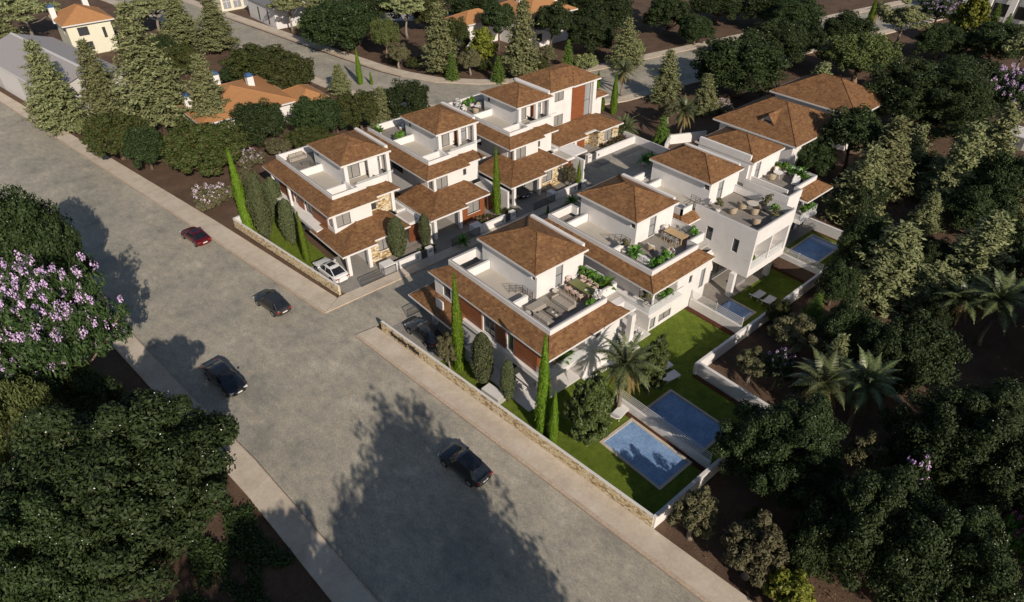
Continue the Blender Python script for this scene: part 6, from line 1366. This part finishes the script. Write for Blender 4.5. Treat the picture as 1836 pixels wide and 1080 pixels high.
q.poly([(dx, dy - 1, dz - .3), (dx, dy + 1, dz - .3), (dx, dy + 1, dz + .1), (dx, dy, dz + 1.15), (dx, dy - 1, dz + .1)]); o = q.build('dormer', 'grey_box', T, bs)
q = MB(); q.poly([(dx - .25, dy - 1.2, dz), (dx - .25, dy, dz + 1.3), (dx + 3.6, dy, dz + 1.2)]); q.poly([(dx - .25, dy + 1.2, dz), (dx - .25, dy, dz + 1.3), (dx + 3.6, dy, dz + 1.2)]); q.build('dormer_roof', 'shingle', o, bs)
q = MB(); q.box(dx - .03, dx - .005, dy - .55, dy + .55, dz - .25, dz + .35); q.build('dormer_window', 'glass', o, bs)
bg_house('shingle_house', 'farther shingle roofed house partly behind a pale conifer', 96.6, 106.0, 37.0, 49.5, 5.5, 'shingle', .7, 8.1, wins=[('y', 103, 104.2, 2.6, 4.2)], ridge=((101.6, 42.4), (101.6, 45.2)))
bg_house('orange_roof_house', 'low house with wide orange tiled roof and three white chimneys', 27.3, 41.2, 100.0, 113.4, 3.4, 'orange_roof', .8, 5.6, ridge=((34.4, 106.2), (34.4, 107.4)), chim=[(34.4, 112.6, 3.4, 5.7), (37.9, 107.3, 4.3, 6.0), (27.6, 106.4, 3.4, 5.5)])
bg_house('orange_roof_house', 'small orange tiled wing reaching toward the dark trees', 41.6, 46.0, 97.8, 104.6, 3.2, 'orange_roof', .6, 4.5)
bg_house('orange_roof_house', 'white house with broad orange roof and chimneys at the top edge', 93.8, 106.0, 102.8, 114, 6.0, 'orange_roof', .8, 8.8, wins=[('y', 96, 97.6, 1, 2.6), ('y', 103, 104.5, 3.6, 5), ('y', 99.5, 101, 3.6, 5)], ridge=((99.9, 108), (99.9, 109)), chim=[(97.2, 109.5, 7, 9.6), (104.2, 106.6, 6.2, 8.8)])
bg_house('orange_roof_house', 'lower wing with orange roof left of the white house', 85.0, 93.7, 112.0, 118, 4.6, 'orange_roof', .6, 6.2, wins=[('x', 113, 114.5, 2, 3.6)], ridge=((88, 115), (90.7, 115.01)))
bg_house('cream_house', 'cream two storey house with orange roof at the top left', 23.2, 31.2, 158.0, 167.4, 6.0, 'orange_roof', .7, 8.3, 'cream', [('y', 25.0, 26.9, 3.6, 5.2), ('y', 25.0, 26.9, .8, 2.4), ('y', 29.3, 29.9, 2.6, 4.6), ('x', 160.5, 161.6, 3.6, 5)], ((27.2, 162.2), (27.2, 163.4)), [(22.9, 164.5, 5.2, 8.2), (29.5, 166.5, 6.2, 9)])
# corrugated hall, turned with the road
T = thing('storage_hall', 'long grey hall with corrugated metal roof beside the road', 'hall', (12.7, 122.4, 0), R(8.9)); W = MB(); Lh, Wh = 31.0, 12.2
for a, b2, mt in ((0, 14.2, 0), (14.2, 24.5, 1), (24.5, Lh, 0)): W.poly([(0, a, -.1), (0, b2, -.1), (0, b2, 5), (0, a, 5)], mt)  # middle stretch painted lighter for the sun on this wall
W.poly([(0, 0, -.1), (Wh, 0, -.1), (Wh, 0, 5), (Wh / 2, 0, 7), (0, 0, 5)]); W.poly([(0, Lh, -.1), (Wh, Lh, -.1), (Wh, Lh, 5), (Wh / 2, Lh, 7), (0, Lh, 5)]); W.poly([(Wh, 0, -.1), (Wh, Lh, -.1), (Wh, Lh, 5), (Wh, 0, 5)]); W.build('wall', ['hall_wall', 'pale_or_lit_panel'], T)
q = MB(); q.poly([(-.3, -.4, 4.95), (Wh / 2, -.4, 7.06), (Wh / 2, Lh + .4, 7.06), (-.3, Lh + .4, 4.95)]); q.poly([(Wh + .3, -.4, 4.95), (Wh / 2, -.4, 7.06), (Wh / 2, Lh + .4, 7.06), (Wh + .3, Lh + .4, 4.95)]); q.build('roof', 'corrugated', T)
q = MB(); q.bar((Wh / 2, -.4, 7.09), (Wh / 2, Lh + .4, 7.09), .5, .06); q.bar((-.34, -.4, 4.9), (-.34, Lh + .4, 4.9), .12, .16); q.build('gutter', 'pale_or_lit_panel', T)
q = MB(); q.box(7.5, 11.0, -.06, -.01, .2, 3.2); q.build('door', 'black', T); q = MB(); q.box(7.5, 11, -.12, -.065, 1.6, 1.75); q.box(9.2, 9.35, -.12, -.065, .2, 3.2); q.build('door_frame', 'white_trim', T)
slab(None, (0, 0, 0), 11.1, 14.0, 120.4, 122.0, -.05, .16, 'concrete_apron', 'concrete_pale')['kind'] = 'structure'
# white gabled building and glass fronted one beyond the back road
T = thing('gabled_building', 'white building with dark grey gable roof beyond the back road', 'building', (61.8, 150.2, 0)); W = MB(); W.poly([(0, 0, -.1), (8, 0, -.1), (8, 0, 4.4), (4, 0, 6.4), (0, 0, 4.4)]); W.poly([(0, 0, -.1), (0, 14, -.1), (0, 14, 4.4), (0, 0, 4.4)]); W.poly([(8, 0, -.1), (8, 14, -.1), (8, 14, 4.4), (8, 0, 4.4)]); W.poly([(0, 14, -.1), (8, 14, -.1), (8, 14, 4.4), (4, 14, 6.4), (0, 14, 4.4)]); W.build('wall', 'pale_or_lit_panel', T)
q = MB(); q.poly([(-.4, -.4, 4.3), (4, -.4, 6.5), (4, 14.4, 6.5), (-.4, 14.4, 4.3)]); q.poly([(8.4, -.4, 4.3), (4, -.4, 6.5), (4, 14.4, 6.5), (8.4, 14.4, 4.3)]); q.build('roof', 'frame_grey', T)
for yy in (3.2, 8.2): q = MB(); q.box(-.06, -.01, yy, yy + .5, .4, 3.2); q.build('window', 'black', T)
T = thing('glazed_building', 'cream building with white glazed front at the top edge', 'building', (58.5, 172.5, 0)); W = MB(); W.box(0, 8, 0, 9, -.1, 4.2); W.build('wall', 'cream', T)
for kx in range(3): q = MB(); q.box(.5 + kx * 2.5, 2.3 + kx * 2.5, -.08, -.01, .5, 3.6); o = q.build('window', 'glass_clear', T); q = MB(); q.box(1.35 + kx * 2.5, 1.45 + kx * 2.5, -.12, -.085, .5, 3.6); q.box(.5 + kx * 2.5, 2.3 + kx * 2.5, -.12, -.085, 2, 2.1); q.build('frame', 'white_trim', o)
q = MB(); q.box(-.4, 8.4, -.4, 9.4, 4.2, 4.5); q.build('roof', 'white_trim', T)
# modern white building top right
T = thing('modern_building', 'modern white building with slanted fins in the top right corner', 'building', (189.5, 36, 0)); W = MB(); W.box(0, 26, 0, 30, -.1, 11); W.build('wall', 'white_trim', T)
for k in range(6):
    boxes(T, (0, 0, 0), 'window', 'black', [(-.06, -.01, 1.5 + k * 4.8, 4.6 + k * 4.8, 1.0, 3.6), (-.06, -.01, 1.5 + k * 4.8, 4.6 + k * 4.8, 5.4, 8.2)])
    q = MB(); q.bar((-1.4, .6 + k * 4.8, -.1), (-.5, .6 + k * 4.8, 11.5), 1.2, .7); q.build('fin', 'white', T)
T = thing('service_hut', 'small white hut by the purple tree on the right edge', 'hut', (116.5, 20.6, 0)); q = MB(); q.box(0, 4, -2, 2, -.1, 1.7); q.build('wall', 'white', T); q = MB(); q.box(-.15, 4.15, -2.15, 2.15, 1.7, 1.85); q.build('roof', 'white_trim', T); q = MB(); q.box(-.05, -.01, -.6, .3, 0, 1.4); q.build('door', 'frame_grey', T)
q = MB(); q.prism([(74, 152), (84, 140), (92, 133), (105, 128), (120, 121), (121, 125), (106, 133), (95, 138), (88, 146), (79, 158)], -.05, .03); q.build('car_park', 'concrete_pale')['kind'] = 'structure'
# ------------------------------------------------------------------ ground cover, grass and litter
rng = np.random.default_rng(77)
def scatter(name, label, pts, size, mat, asp=2.0, h=.08, per=5, spread=.12):
    n = len(pts); C = np.repeat(pts, per, 0) + rng.normal(size=(n * per, 3)) * np.array([spread, spread, h * .4]) + np.array([0, 0, h * .6])
    P = leaves(rng, C, np.tile([0, 0, 1.0], (n * per, 1)), size, asp, jit=.8); me = quads_mesh(name, P, mat); o = bpy.data.objects.new(name, me); COL.objects.link(o); o['kind'] = 'stuff'; o['label'] = label; return o
G_ = []
for pts_, z in pol:
    xs2 = [p[0] for p in pts_]; ys2 = [p[1] for p in pts_]; A_ = (max(xs2) - min(xs2)) * (max(ys2) - min(ys2)); m_ = int(A_ * 55); px_ = rng.uniform(min(xs2), max(xs2), m_); py_ = rng.uniform(min(ys2), max(ys2), m_)
    ok = np.ones(m_, bool); nn_ = len(pts_); a_ = sum(pts_[k][0] * pts_[(k + 1) % nn_][1] - pts_[(k + 1) % nn_][0] * pts_[k][1] for k in range(nn_)); sg = 1 if a_ > 0 else -1
    for k in range(nn_):
        x0_, y0_ = pts_[k]; x1_, y1_ = pts_[(k + 1) % nn_]; ok &= sg * ((x1_ - x0_) * (py_ - y0_) - (y1_ - y0_) * (px_ - x0_)) > .05
    G_.append(np.stack([px_[ok], py_[ok], np.full(ok.sum(), z)], -1))
G_ = np.concatenate(G_); n = len(G_); nrm_ = rng.normal(size=(n, 3)) * np.array([1, 1, .2]); P = leaves(rng, G_ + np.array([0, 0, .02]), nrm_, .05, 1.6, np.tile([0, 0, 1.0], (n, 1)), .2)
o = bpy.data.objects.new('grass', quads_mesh('grass', P, 'grass_blade')); COL.objects.link(o); o['kind'] = 'stuff'; o['label'] = 'short grass blades on the villa lawns'
# rows of creeping ivy on the brown ground at the lower left
iv = []
for k in range(34):
    x0_ = rng.uniform(0, 5.6); y0_ = rng.uniform(15, 34); a_ = R(100) + rng.normal() * .4
    for t in np.linspace(0, 3.2, 26): iv.append((x0_ + cos(a_) * t + rng.normal() * .12, y0_ + sin(a_) * t + rng.normal() * .12, .0))
iv = np.array([p for p in iv if p[0] < np.interp(p[1], [14, 23, 36, 50], [6.2, 5.7, 5.0, 3.6])])
scatter('ivy', 'dark creeping ivy on the brown ground at the lower left', iv, .14, 'ivy', 1.4, .22, 34, .22)
sp = []
for _ in range(5200):
    x_ = rng.uniform(26, 110); y_ = rng.uniform(-12, 21.8) if rng.uniform() < .7 else rng.uniform(23.5, 36)
    if (y_ > 22 and x_ < 76) or (y_ > 14.3 and x_ < 42): continue
    if x_ < 27 + max(0, (12 - y_)) * .07: continue
    sp.append((x_, y_, 0))
scatter('leaf_litter', 'dry leaves and weeds on the brown ground of the wood', np.array(sp), .09, 'leaf_brown', 1.5, .03, 5, .5)
